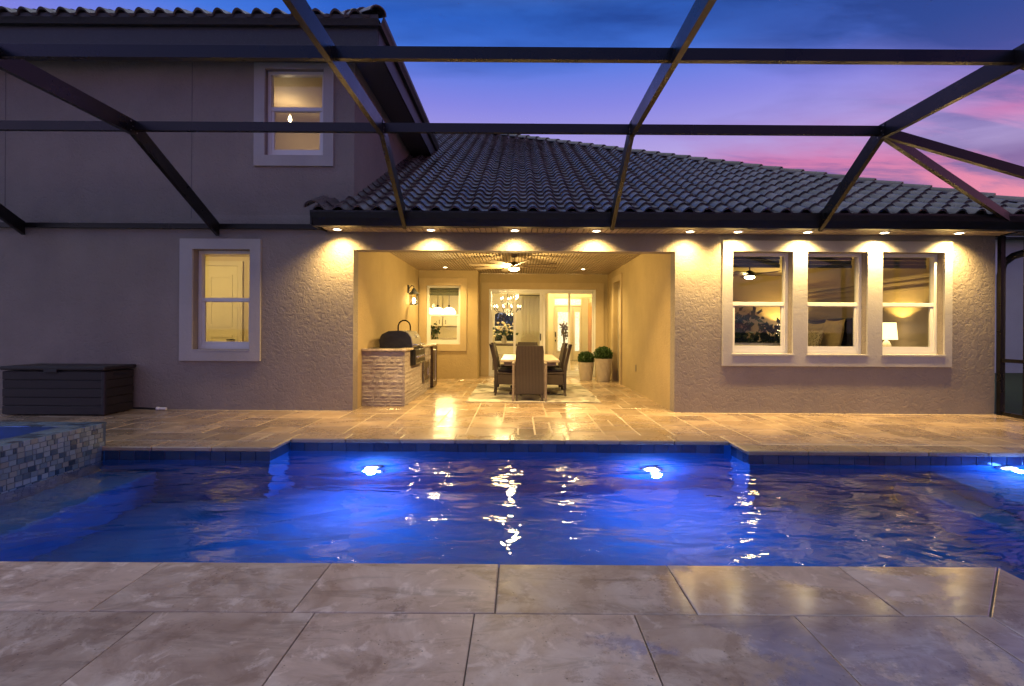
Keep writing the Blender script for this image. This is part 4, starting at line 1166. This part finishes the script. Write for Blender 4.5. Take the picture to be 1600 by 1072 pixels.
# --- rug, table, chairs
rg = MB().bbox(-.86, 1.37, 8.42, 11.2, .004, .014, .004).build('area_rug', 'rug')
tag(rg, 'faded beige area rug under the patio dining table', 'rug')
tb = thing('patio_table', 'light wood topped patio dining table with dark pedestal legs', 'table', (.21, 9.95, .014))
m = MB().bbox(-.31, .73, 9.0, 10.95, .625, .668, .008); m.build('tabletop', 'table_wood', tb)
MB().frame(-.26, .68, .56, .624, .0301, 9.06, 9.09)
m = MB(); m.box(-.25, .67, 9.06, 9.09, .56, .624); m.box(-.25, .67, 10.86, 10.89, .56, .624); m.box(-.25, -.22, 9.09, 10.86, .56, .623); m.box(.64, .67, 9.09, 10.86, .56, .623)
m.build('apron', 'grey_wood', tb)
for y in (9.38, 10.5):
    MB().bbox(.14, .28, y - .07, y + .07, .06, .56, .01).build('pedestal', 'dark_wood', tb)
    MB().bbox(-.16, .58, y - .05, y + .05, .014, .062, .012).build('foot', 'dark_wood', tb)
def wicker_chair(name, lab, arms=False, grp='wicker chairs around the patio table'):
    """stands at the origin facing +Y (towards the table); back at -Y"""
    t = thing(name, lab, 'chair', (0, 0, 0), grp)
    w = .235
    MB().bbox(-w, w, -.22, .24, .38, .425, .012).build('seat', 'wicker', t, local=True)
    MB().bbox(-w + .012, w - .012, -.19, .235, .426, .475, .02).build('cushion', 'cushion', t, local=True)
    # curved leaning back
    b = MB(); n_ = 8; vs = []
    for i in range(n_ + 1):
        u = i / n_; z = .12 + u * .80; y = -.215 - .015 - .10 * max(0, (z - .42) / .5) ** 1.3
        ww = w + .006 - .012 * u
        if i == n_: ww -= .012
        vs += [(-ww, y - .028, z), (ww, y - .028, z), (ww, y + .024, z), (-ww, y + .024, z)]
    fs = [(0, 1, 2, 3), tuple(4 * n_ + q for q in (3, 2, 1, 0))]
    for i in range(n_):
        for q in range(4): fs.append((4 * i + q, 4 * i + 4 + q, 4 * i + 4 + (q + 1) % 4, 4 * i + (q + 1) % 4))
    b.add(vs, fs).build('backrest', 'wicker', t, local=True)
    m = MB(); m.box(-w + .02, w - .02, .205, .225, .20, .379); m.box(-w + .003, -w + .02, -.20, .225, .20, .379); m.box(w - .02, w - .003, -.20, .225, .20, .379)
    m.build('apron', 'wicker', t, local=True)
    for sx in (-1, 1):
        MB().bar((sx * (w - .022), .21, .2), (sx * (w - .022), .215, .0), .038, .038, (0, 1, 0)).build('leg', 'wicker', t, local=True)
        MB().bar((sx * (w - .022), -.225, .13), (sx * (w - .022), -.245, .0), .038, .038, (0, 1, 0)).build('leg', 'wicker', t, local=True)
        if arms:
            MB().bbox(sx * (w + .034) - .020, sx * (w + .034) + .020, -.27, -.225, .0, .60, .008).build('arm_post', 'grey_wood', t, local=True)
            MB().bbox(sx * (w + .034) - .024, sx * (w + .034) + .024, -.275, .20, .602, .632, .008).build('armrest', 'grey_wood', t, local=True)
            MB().bbox(sx * (w + .034) - .020, sx * (w + .034) + .020, .15, .195, .0, .60, .008).build('arm_post', 'grey_wood', t, local=True)
    return t
c0 = wicker_chair('wicker_chair', 'wicker armchair at the near end of the patio table, back to us', True)
c0.location = (.19, 8.74, .014)
c1 = wicker_chair('wicker_chair', 'dark wicker side chair left of the patio table, nearer one')
c1.location = (-.18, 9.42, .014); c1.rotation_euler = (0, 0, R(-90 + 4))
for lab, x, y, rz_ in (('dark wicker side chair left of the patio table, farther one', -.18, 10.35, -93), ('dark wicker side chair right of the patio table, nearer one', .62, 9.40, 87), ('dark wicker side chair right of the patio table, farther one', .62, 10.35, 92)):
    c = copy_tree(c1); c['label'] = lab; c.location = (x, y, .014); c.rotation_euler = (0, 0, R(rz_))
c = copy_tree(c0); c['label'] = 'wicker armchair at the far end of the patio table'; c.location = (.21, 11.22, .0); c.rotation_euler = (0, 0, R(180))

# --- planters with clipped boxwood
def planter(lab, x, y, h, r, rb, seed):
    t = thing('planter', lab, 'planter', (x, y, 0), 'planters by the sliding door')
    q = random.Random(seed); vs, fs = [], []
    n, rows_ = 44, 12
    prof = [(rb * .84, 0)] + [(rb * .86 + (r - rb * .86) * math.sin(u * 1.45), h * u) for u in np.linspace(.04, 1, rows_)]
    for i, (rr, z) in enumerate(prof):
        for k in range(n):
            a = 2 * math.pi * k / n
            tw_ = 1 + (.085 * (abs(math.sin(5.5 * (a + 1.1 * z / h))) - .6) if .03 < z / h < .97 else 0)
            vs.append((rr * tw_ * math.cos(a), rr * tw_ * math.sin(a), z))
    for i in range(len(prof) - 1):
        for k in range(n): fs.append((i * n + k, i * n + (k + 1) % n, (i + 1) * n + (k + 1) % n, (i + 1) * n + k))
    fs.append(tuple(range(n))[::-1])
    MB().add(vs, fs).build('pot', 'pot', t, True, local=True)
    MB().lathe([(0, h - .04), (r * .96, h - .04)], n=24).build('soil', 'soil', t, local=True)
    R_ = r * 1.08; cz = h + R_ * .42; pts = []
    for _ in range(2600):
        d = np.array([q.gauss(0, 1) for _ in range(3)]); d /= np.linalg.norm(d)
        rr = R_ * q.uniform(.78, 1.0)
        p = (d[0] * rr, d[1] * rr, cz + d[2] * rr * .85)
        if p[2] > h - .03: pts.append(p)
    f = MB().leaves(pts, .026, q, (0, 0, cz))
    f.lathe([(0, -R_ * .6), (R_ * .6, -R_ * .3), (R_ * .74, 0), (R_ * .6, R_ * .45), (0, R_ * .64)], (0, 0, cz), 16)
    f.build('foliage', 'boxwood', t, local=True)
planter('shorter twisted stone planter with clipped boxwood ball, beside the taller one', 1.63, 12.3, .43, .185, .16, 4)
planter('taller twisted stone planter with clipped boxwood, by the side door', 2.01, 12.1, .53, .205, .17, 5)

# ================================================================== LEFT PATIO: deck box, drain pipe
db = thing('deck_box', 'long dark brown resin storage box against the left wall', 'storage box', (-6.27, 7.17, 0))
X0, X1, Y0, Y1 = -6.98, -5.57, 6.90, 7.46
MB().box(X0 + .03, X1 - .03, Y0 + .03, Y1 - .02, .01, .60).build('core', 'duct_box', db)
hh = .117
for k in range(5):
    MB().bbox(X0 + .012, X1 - .012, Y0 + .012 + .004 * (k % 2), Y0 + .034, .015 + k * hh, .015 + (k + 1) * hh - .006, .006).build('panel_board', 'deck_box_panel', db)
    MB().bbox(X1 - .034, X1 - .012 - .004 * (k % 2), Y0 + .036, Y1 - .02, .015 + k * hh, .015 + (k + 1) * hh - .006, .006).build('panel_board', 'deck_box_panel', db)
MB().bbox(X1 - .06, X1 - .004, Y0 + .002, Y0 + .06, .006, .602, .012).build('corner_post', 'duct_box', db)
MB().bbox(X0, X1 + .012, Y0 - .02, Y1 + .01, .612, .665, .014).build('lid', 'deck_box_lid', db)
MB().bbox(X0 + .60, X0 + .78, Y0 - .026, Y0 - .003, .585, .625, .005).build('latch', 'duct_box', db)
MB().bbox(X1 - .013, X1 - .006, Y0 + .16, Y1 - .14, .535, .565, .003).build('handle', 'black_metal', db)
dp_ = thing('drain_pipe', 'short white capped pipe end with dark hose on the floor by storage box', 'pipe', (-5.2, 7.40, 0))
MB().tube([(-5.57, 7.42, .03), (-5.40, 7.42, .025), (-5.22, 7.40, .022)], .014, 8).build('hose', 'hose_black', dp_, True)
MB().tube([(-5.22, 7.40, .026), (-5.19, 7.40, .026), (-5.185, 7.40, .026), (-5.08, 7.395, .026)], [.026, .026, .020, .020], 10).build('pipe_end', 'white_plastic', dp_, True)

# ================================================================== INTERIORS
# --- left room: panelled door
rd = MB().bbox(-6.42, -5.74, 10.455, 10.495, .03, 2.46, .004).build('interior_door', 'door_white', house)
for a, b in ((.26, 1.05), (1.22, 2.28)): MB().frame(-6.32, -5.84, a, b, .05, 10.440, 10.456).build('panel_moulding', 'door_white', rd)
MB().tube([(-5.80, 10.46, .96), (-5.80, 10.41, .96), (-5.93, 10.41, .955)], .013, 8).build('handle', 'black_metal', rd, True)
m = MB(); m.box(-6.52, -6.425, 10.45, 10.499, .02, 2.56); m.box(-5.735, -5.64, 10.45, 10.499, .02, 2.56); m.box(-6.425, -5.735, 10.451, 10.499, 2.465, 2.559); m.build('door_casing', 'interior_cream', house)
t = thing('unseen_ceiling_lamp', 'unseen warm ceiling lamp added to light the room behind the lower left window', 'lamp', (-5.95, 8.6, 2.6))  # lamp added out of view to brighten this room
MB().lathe([(.15, .06), (.15, .02), (.10, -.02), (0, -.03)], n=20).build('shade', 'fan_lens', t, True, local=True)
lamp(t, 'POINT', (-5.95, 8.6, 2.45), 60, (1, .70, .24), .1)
# --- upstairs room
t = thing('candle_bulb_lamp', 'small lit bulb pendant behind the upper window', 'lamp', (-3.97, 8.85, 4.80))
MB().lathe([(.012, -.04), (.030, .0), (.022, .04), (0, .09)], n=12).build('bulb', 'bulb', t, True, local=True)
MB().lathe([(.016, -.10), (.02, -.04), (.012, -.04)], n=10).build('socket', 'black_metal', t, True, local=True)
MB().tube([(0, 0, .08), (0, 0, .265)], .004, 6).build('cord', 'upstairs_paint', t, local=True)
lamp(t, 'POINT', (-3.97, 8.75, 4.70), 9, (1, .72, .40), .05)

# --- bedroom
bdm = thing('bed', 'bed with navy headboard behind the middle pane of the triple window', 'bed', (5.6, 11.1, .02))
MB().bbox(4.62, 6.60, 10.30, 11.95, .25, .74, .06).build('mattress', 'sofa_cream', bdm, True)
MB().bbox(4.60, 6.60, 10.34, 11.91, .10, .249, .01).build('bed_frame', 'dark_wood', bdm)
MB().bbox(6.615, 6.695, 10.2, 12.05, .03, 1.42, .012).build('headboard', 'headboard_navy', bdm)
MB().bbox(6.59, 6.699, 10.15, 12.10, 1.42, 1.475, .012).build('headboard_cap', 'headboard_navy', bdm)
for sx in (4.7, 6.5):
    for sy in (10.42, 11.83): MB().bbox(sx - .04, sx + .04, sy - .04, sy + .04, .02, .10, .006).build('leg', 'dark_wood', bdm)
def pillow(lab, x, y, z, w, h, d, tilt, rz_, mat):
    n_ = 10; vs, fs = [], []
    for sgn in (1, -1):
        for i in range(n_ + 1):
            for k in range(n_ + 1):
                u, v = 2 * i / n_ - 1, 2 * k / n_ - 1
                pinch = 1 - .10 * (1 - abs(u) ** 2) * abs(v) ** 3
                pin2 = 1 - .10 * (1 - abs(v) ** 2) * abs(u) ** 3
                vs.append((sgn * d / 2 * max(0, (1 - u ** 4) * (1 - v ** 4)) ** .6, u * w / 2 * pin2, h / 2 + v * h / 2 * pinch))
    N = n_ + 1
    for q in (0, 1):
        for i in range(n_):
            for k in range(n_):
                a = q * N * N + i * N + k; f = (a, a + N, a + N + 1, a + 1); fs.append(f if q == 0 else f[::-1])
    o = MB().add(vs, fs).build('pillow', mat, None, True)
    o.location = (x, y, z); o.rotation_euler = (0, R(tilt), R(rz_))
    return tag(o, lab, 'pillow', 'pillows on the bed')
pillow('tall gold pillow leaning on headboard, nearest the window', 6.42, 10.62, .73, .66, .74, .20, 12, 0, 'pillow_gold')
pillow('tall gold pillow leaning on headboard, behind the printed one', 6.40, 11.25, .73, .66, .68, .20, 13, 0, 'pillow_gold')
pillow('gold pillow at the far side of the bed', 6.40, 11.75, .73, .60, .66, .20, 13, 0, 'pillow_gold')
pillow('black and cream printed throw pillow in front of gold ones', 6.14, 10.82, .73, .56, .54, .17, 18, -6, 'pillow_print')
pillow('cream patterned throw pillow at the bed centre', 6.08, 11.28, .73, .60, .50, .17, 20, 4, 'sofa_cream')
pillow('small cream lumbar pillow at the front of the bed pillows', 5.90, 11.20, .73, .50, .36, .14, 24, 0, 'sofa_cream')
def table_lamp(lab, x, y):
    ns = thing('nightstand', 'white nightstand under the ' + lab, 'nightstand', (x, y, .02), 'bedroom nightstands')
    MB().bbox(x - .22, x + .22, y - .24, y + .24, .12, .66, .01).build('cabinet', 'door_white', ns)
    MB().bbox(x - .235, x - .22, y - .20, y + .20, .40, .62, .005).build('drawer_front', 'door_white', ns)
    for sx in (-1, 1):
        for sy in (-1, 1): MB().bbox(x + sx * .18 - .02, x + sx * .18 + .02, y + sy * .2 - .02, y + sy * .2 + .02, .02, .12, .003).build('leg', 'dark_wood', ns)
    t = thing('table_lamp', lab + ' with white shade, glowing', 'lamp', (x, y, .66), 'bedroom table lamps')
    MB().lathe([(.09, 0), (.09, .02), (.055, .03), (.075, .16), (.085, .26), (.05, .36), (.015, .40)], n=20).build('base', 'sofa_cream', t, True, local=True)
    MB().lathe([(.165, .405), (.140, .70), (.136, .70), (.161, .405)], n=24).build('shade', 'shade_glow', t, True, local=True)
    lamp(t, 'POINT', (x, y, .66 + .60), 75, (1, .62, .14), .03)
table_lamp('table lamp behind the right pane of the triple window', 6.42, 8.93)
table_lamp('table lamp at the far side of the bed', 6.42, 12.40)
m = MB()
for a, b, z0, z1 in ((7.9, 9.9, .5, 1.95), (10.1, 12.1, .5, 1.95)):
    m.box(6.676, 6.698, a, b, z1 - .05, z1); m.box(6.676, 6.698, a, b, z0, z0 + .05); m.box(6.677, 6.698, a, a + .05, z0 + .05, z1 - .05); m.box(6.677, 6.698, b - .05, b, z0 + .05, z1 - .05)
m.box(6.66, 6.698, 7.74, 12.68, 2.10, 2.16); m.box(6.675, 6.698, 7.74, 12.68, 2.02, 2.06)
m.build('wall_moulding', 'bedroom_paint', house)
ceiling_fan('ceiling_fan', 'ceiling fan with lit lamp behind the left pane of the triple window', 4.78, 10.6, 2.64, 2.30, .70, 5, 14, .1, 'dark_wood', 'black_metal')
for a in RW:
    o = MB(); 
    for k in range(3): o.bbox(a[0] + .05, a[1] - .05, 7.735 + .012 * (k % 2), 7.765 + .012 * (k % 2), 2.16 + k * .06, 2.215 + k * .06, .008)
    o.build('roller_blind', 'blind', house)
def leafy(lab, x, y, z0, h, r, n, seed, name='indoor_plant', mat='house_plant', pot='pot', size=.11):
    t = thing(name, lab, 'plant', (x, y, z0)); q = random.Random(seed)
    MB().lathe([(r * .40, 0), (r * .50, .22), (r * .46, .22), (r * .44, .18), (0, .18)], n=18).build('pot', pot, t, True, local=True)
    st = MB(); pts = []
    for k in range(9):
        a, rr = q.uniform(0, 6.28), r * q.uniform(.2, .85); zz = h * q.uniform(.55, 1)
        P = [(0, 0, .17), (rr * .35 * math.cos(a), rr * .35 * math.sin(a), zz * .5), (rr * math.cos(a), rr * math.sin(a), zz)]
        st.tube(P, [.010, .007, .004], 5)
        for _ in range(n // 9):
            u = q.uniform(.3, 1.05); b_ = np.array(P[1]) * (1 - u) + np.array(P[2]) * u
            pts.append(tuple(b_ + np.array([q.gauss(0, .09 * r / .4) for _ in range(3)])))
    st.build('stem', 'dried_stem', t, local=True)
    MB().leaves(pts, size, q).build('foliage', mat, t, local=True)
leafy('dark leafy stand-in plant in a pot behind the left pane', 3.80, 9.10, .02, 1.55, .42, 420, 21)  # both plants stand in for a dark leafy shape in the left pane
leafy('second dark leafy stand-in plant behind the left pane, farther right', 4.70, 9.60, .02, 1.40, .40, 380, 22)
bn = thing('window_bench', 'low cream upholstered bench below the left pane of the triple window', 'bench', (3.6, 7.98, .02))
MB().bbox(3.0, 4.18, 7.80, 8.0, .90, 1.015, .04).build('cushion', 'sofa_cream', bn, True)
MB().bbox(3.02, 4.16, 7.81, 7.99, .02, .899, .01).build('base', 'door_white', bn)

# --- kitchen
cab = thing('kitchen_cabinets', 'cream kitchen wall cabinets seen through the patio window', 'cabinet', (-3.2, 16.8, .02))
MB().box(-4.55, -1.7, 16.9, 17.0, .02, 2.85).build('back_panel', 'cabinet', cab)
for k in range(4):
    x = -4.3 + k * .62
    dcb = MB().bbox(x, x + .60, 16.56, 16.9, 1.30, 2.30, .008).build('upper_door', 'cabinet', cab)
    MB().frame(x + .06, x + .54, 1.36, 2.24, .015, 16.550, 16.562).build('door_moulding', 'cabinet', dcb)
    MB().bbox(x + (.50 if k % 2 == 0 else .08), x + (.515 if k % 2 == 0 else .095), 16.53, 16.56, 1.36, 1.50, .003).build('handle', 'black_metal', dcb)
    MB().bbox(x, x + .60, 16.35, 16.9, .10, .88, .008).build('base_door', 'cabinet', cab)
MB().bbox(-4.4, -1.75, 16.30, 16.9, .882, .92, .006).build('countertop', 'counter_stone', cab)
MB().box(-4.4, -1.75, 16.88, 16.899, .922, 1.298).build('backsplash', 'interior_paint', cab)
MB().bbox(-4.3, -1.8, 16.52, 16.9, 2.32, 2.42, .01).build('crown_moulding', 'cabinet', cab)
for k, (x, lab) in enumerate(((-2.62, 'left'), (-2.30, 'middle'), (-1.98, 'right'))):
    t = thing('pendant_lamp', 'glowing glass dome pendant in the kitchen, %s one of three' % lab, 'lamp', (x, 14.6, 1.60), 'kitchen pendants')
    MB().lathe([(.19, 0), (.185, .10), (.14, .18), (.06, .22), (.05, .22), (.13, .17), (.175, .10), (.18, 0)], n=22).build('shade', 'pendant_glow', t, True, local=True)
    MB().tube([(0, 0, .21), (0, 0, 1.22)], .008, 6).build('rod', 'black_metal', t, local=True)
    MB().lathe([(.035, .20), (.03, .28), (.008, .30)], n=12).build('cap', 'black_metal', t, True, local=True)
    lamp(t, 'POINT', (x, 14.6, 1.55), 40, (1, .72, .30), .08)
leafy('leafy green kitchen plant behind the patio window', -2.25, 13.5, .86, .42, .22, 200, 31, size=.07)
ks = thing('kitchen_island', 'cream kitchen island behind the patio window', 'kitchen island', (-2.3, 13.8, .02))
MB().bbox(-2.6, -1.5, 13.42, 14.2, .02, .82, .01).build('base', 'cabinet', ks)
MB().bbox(-2.65, -1.45, 13.38, 14.25, .822, .86, .006).build('top', 'counter_stone', ks)
rsd = MB()
for k in range(3): rsd.bbox(KW[0] + .05, KW[1] - .05, 12.61 + .014 * (k % 2), 12.64 + .014 * (k % 2), 2.03 + k * .065, 2.09 + k * .065, .01)
rsd.build('roman_shade', 'shade_fabric', house)

# --- dining room and foyer
# arched window: muntins, arch head, glass
aw = MB().frame(AW[0], AW[1], AW[2], AW[3], .04, GB + .03, GB + .09).build('window', 'white_frame', house)
m = MB(); cxw = (AW[0] + AW[1]) / 2; wv_ = (AW[1] - AW[0]) / 2
arc = [(cxw + wv_ * math.cos(a), AW[3] - .20 + .20 * math.sin(a)) for a in np.linspace(0, math.pi, 13)]
m.prism([(AW[1], AW[3])] + arc[:7][::1] + [(cxw, AW[3])], GB + .0, GB + .03, 'y'); m.prism([(cxw, AW[3])] + arc[6:] + [(AW[0], AW[3])], GB + .0, GB + .03, 'y')
m.build('arch_head', 'interior_cream', aw)
m = MB()
for z in (1.02, 1.32): m.box(AW[0] + .04, AW[1] - .04, GB + .04, GB + .07, z - .016, z + .016)
m.build('muntin', 'white_frame', aw)
MB().box(AW[0] + .04, AW[1] - .04, GB + .075, GB + .08, AW[2] + .04, AW[3] - .04).build('pane', 'window_glass', aw)
# front door with leaded glass, sidelight, transom
fd = MB().bbox(1.36, 2.04, GB - .05, GB - .005, .03, 2.06, .006).build('front_door', 'door_white', house)
MB().box(1.50, 1.92, GB - .056, GB - .0505, .40, 1.88).build('pane', 'leaded_glass_glow', fd)
MB().frame(1.47, 1.95, .37, 1.91, .03, GB - .07, GB - .0505).build('glass_moulding', 'door_white', fd)
MB().bbox(1.395, 1.435, GB - .09, GB - .051, .92, 1.12, .008).build('handle', 'black_metal', fd)
MB().bbox(1.395, 1.435, GB - .08, GB - .051, .76, .82, .006).build('deadbolt', 'black_metal', fd)
sl_ = MB().bbox(2.10, 2.40, GB - .04, GB - .005, .03, 2.06, .006).build('sidelight', 'door_white', house)
MB().box(2.16, 2.33, GB - .046, GB - .0405, .40, 1.88).build('pane', 'leaded_glass_glow', sl_)
tr = MB().bbox(1.32, 2.44, GB - .04, GB - .005, 2.10, 2.42, .006).build('transom', 'door_white', house)
MB().box(1.38, 2.38, GB - .046, GB - .0405, 2.15, 2.37).build('pane', 'leaded_glass_glow', tr)
wd = MB().bbox(2.60, 2.655, 17.3, 19.1, .03, 2.20, .006).build('interior_door', 'wood_orange', house)
for y in (17.42, 18.25): MB().frame(y, y + .70, .2, 2.0, .03, 0, .012)
for y0 in (17.42, 18.27):
    MB().bbox(2.588, 2.601, y0, y0 + .70, .20, .95, .004).build('door_panel', 'wood_orange', wd); MB().bbox(2.588, 2.601, y0, y0 + .70, 1.08, 2.05, .004).build('door_panel', 'wood_orange', wd)
# foyer partition
m = MB(); m.box(1.02, 1.20, 17.4, 19.58, .02, 2.85); m.box(1.20, 2.658, 17.42, 17.56, 2.30, 2.85); m.build('interior_wall', 'interior_paint', house)
# curtain
cu_ = thing('curtain', 'cream pleated curtain hanging in the dining room', 'curtain', (.5, 19.4, .05))
vs, fs = [], []; n_ = 90
for i in range(n_ + 1):
    x = .12 + .80 * i / n_; y = 19.36 + .045 * math.sin(i * .92) + .012 * math.sin(i * 2.3)
    vs += [(x, y, .06), (x, y, 2.46)]
for i in range(n_): fs.append((2 * i, 2 * i + 2, 2 * i + 3, 2 * i + 1))
o = MB().add(vs, fs).build('drape', 'curtain', cu_, True)
so = o.modifiers.new('thickness', 'SOLIDIFY'); so.thickness = .006
MB().tube([(.02, 19.36, 2.49), (1.0, 19.36, 2.49)], .014, 8).build('curtain_rod', 'black_metal', cu_, True)
# chandelier
ch = thing('chandelier', 'black candle chandelier with lit bulbs in the dining room', 'chandelier', (-.36, 16.6, 1.78))
MB().tube([(0, 0, .0), (0, 0, 1.08)], .012, 6).build('stem', 'black_metal', ch, local=True)
for tier, (rr, z, nn) in enumerate(((.42, .04, 10), (.22, .30, 5))):
    for k in range(nn):
        a = 2 * math.pi * k / nn + .2 * tier; ca, sa = math.cos(a), math.sin(a)
        ar = MB().tube([(0, 0, z + .05), (rr * .4 * ca, rr * .4 * sa, z - .06), (rr * .8 * ca, rr * .8 * sa, z - .05), (rr * ca, rr * sa, z + .03)], .009, 5).build('arm', 'black_metal', ch, local=True)
        MB().lathe([(.022, .0), (.03, .012), (.011, .014), (.011, .075)], (rr * ca, rr * sa, z + .03), 8).build('candle', 'black_metal', ar, local=True)
        MB().lathe([(.008, .075), (.017, .095), (.012, .12), (0, .14)], (rr * ca, rr * sa, z + .03), 8).build('bulb', 'bulb', ar, local=True)
lamp(ch, 'POINT', (-.36, 16.6, 2.04), 110, (1, .72, .30), .25)
lamp(ch, 'POINT', (-.36, 16.6, 2.30), 80, (1, .72, .30), .25)
# dining table and chairs
dt = thing('dining_table', 'dark wood dining table seen through the sliding door', 'table', (-.2, 16.3, .02))
MB().bbox(-1.0, .6, 15.6, 17.0, .70, .75, .01).build('tabletop', 'dark_wood', dt)
for sx in (-.9, .5):
    for sy in (15.7, 16.9): MB().bbox(sx - .04, sx + .04, sy - .04, sy + .04, .02, .699, .008).build('leg', 'dark_wood', dt)
def dchair(lab, x, y, rz_):
    t = thing('dining_chair', lab, 'chair', (0, 0, 0), 'dining room chairs')
    MB().bbox(-.24, .24, -.22, .24, .36, .48, .03).build('seat', 'sofa_cream', t, True, local=True)
    vs, fs = [], []; n_ = 10
    for yy in (-.28, -.21):
        for i in range(n_ + 1):
            u = 2 * i / n_ - 1
            vs += [(u * .25, yy, .42), (u * .25, yy - .05, 1.0 + .05 * math.cos(u * 3.14 / 1.2))]
    o_ = 2 * (n_ + 1)
    for i in range(n_):
        a = 2 * i; fs += [(a, a + 2, a + 3, a + 1), (o_ + a, o_ + a + 1, o_ + a + 3, o_ + a + 2), (a + 1, a + 3, o_ + a + 3, o_ + a + 1), (a, o_ + a, o_ + a + 2, a + 2)]
    fs += [(0, 1, o_ + 1, o_), (o_ - 2, 2 * o_ - 2, 2 * o_ - 1, o_ - 1)]
    MB().add(vs, fs).build('backrest', 'sofa_cream', t, local=True)
    for sx in (-.2, .2):
        for sy in (-.2, .2): MB().bar((sx, sy, .37), (sx * 1.05, sy * 1.1, 0), .035, .035, (0, 1, 0)).build('leg', 'dark_wood', t, local=True)
    t.location = (x, y, .02); t.rotation_euler = (0, 0, R(rz_)); return t
dchair('cream upholstered dining chair with curved back inside, near end', .30, 15.15, 4)
dchair('cream dining chair inside, at the left end of the table', -.85, 15.2, -20)
# flowers in a vase
fl = thing('flower_vase', 'vase of cream flowers on the dining room table', 'flowers', (-.45, 16.1, .75)); q = random.Random(5)
MB().lathe([(.06, 0), (.09, .10), (.06, .22), (.07, .26), (.06, .26), (.05, .22), (0, .2)], n=16).build('vase', 'pot', fl, True, local=True)
pts = [tuple(np.array((q.gauss(0, .13), q.gauss(0, .13), .46 + q.gauss(0, .10)))) for _ in range(36)]
m = MB()
for p in pts: m.lathe([(0, -.04), (.035, -.02), (.045, .01), (.02, .035), (0, .03)], p, 7)
m.build('blossoms', 'petal', fl, local=True)
MB().leaves([(q.gauss(0, .16), q.gauss(0, .16), .36 + q.gauss(0, .10)) for _ in range(120)], .08, q).build('foliage', 'house_plant', fl, local=True) if False else MB().leaves([(q.gauss(0, .16), q.gauss(0, .16), .36 + q.gauss(0, .10)) for _ in range(120)], .08, q).build('foliage', 'house_plant', fl, local=True)
# foyer vase of dried stems
gv = thing('dried_stem_vase', 'dark vase of dried stems standing before the front door', 'vase', (1.42, 15.9, .02)); q = random.Random(8)
MB().lathe([(.09, 0), (.14, .25), (.10, .60), (.06, .72), (.07, .76), (.05, .74), (0, .6)], n=16).build('vase', 'dark_wood', gv, True, local=True)
st = MB(); lf = []
for k in range(16):
    a = q.uniform(0, 6.28); e_ = np.array((.10 * math.cos(a), .10 * math.sin(a), 1.38 + q.uniform(-.12, .06)))
    st.tube([(0, 0, .6), tuple(e_ * (.5, .5, .8)), tuple(e_)], [.006, .005, .003], 5)
    for _ in range(12): u = q.uniform(.72, 1.0); lf.append(tuple(e_ * (u, u, u) + np.array([q.gauss(0, .015) for _ in range(3)])))
st.build('stem', 'dried_stem', gv, local=True)
MB().leaves(lf, .06, q).build('plume', 'dried_stem', gv, local=True)
# foyer recessed light
t = thing('ceiling_light', 'small recessed ceiling light in the foyer', 'light', (1.6, 16.4, 2.855), 'recessed lights in the foyer')
MB().lathe([(.07, 0), (.07, -.010), (.050, -.013), (.046, .0)], n=20).build('trim_ring', 'white_plastic', t, True, local=True)
MB().lathe([(.046, -.004), (.03, -.009), (0, -.011)], n=16).build('lens', 'lamp_lens', t, True, local=True)
lamp(t, 'POINT', (1.6, 16.4, 2.70), 110, (1, .72, .30), .1)
t = thing('foyer_pendant', 'hanging lamp lighting the foyer by the front door', 'lamp', (1.75, 18.5, 2.55))
MB().lathe([(.10, .0), (.13, .10), (.05, .2), (.02, .3)], n=16).build('shade', 'pendant_glow', t, True, local=True)
lamp(t, 'POINT', (1.75, 18.5, 2.45), 60, (1, .72, .30), .1)
for x, y, h, sd_ in ((-1.3, 23.0, 2.3, 41), (-.1, 24.5, 2.1, 42)):
    t = thing('shrub', ('tall' if sd_ == 41 else 'lower') + ' dark shrub outside the arched dining room window', 'shrub', (x, y, -.06)); q = random.Random(sd_)
    MB().tube([(0, 0, 0), (.03, 0, h * .4), (.0, .05, h * .8)], [.06, .04, .02], 6).build('trunk', 'dried_stem', t, local=True)
    MB().leaves([(q.gauss(0, .42), q.gauss(0, .42), h * q.uniform(.1, 1)) for _ in range(1800)], .14, q).build('crown', 'house_plant', t, local=True)
print('objects', len(bpy.data.objects), 'polys', sum(len(m.polygons) for m in bpy.data.meshes))
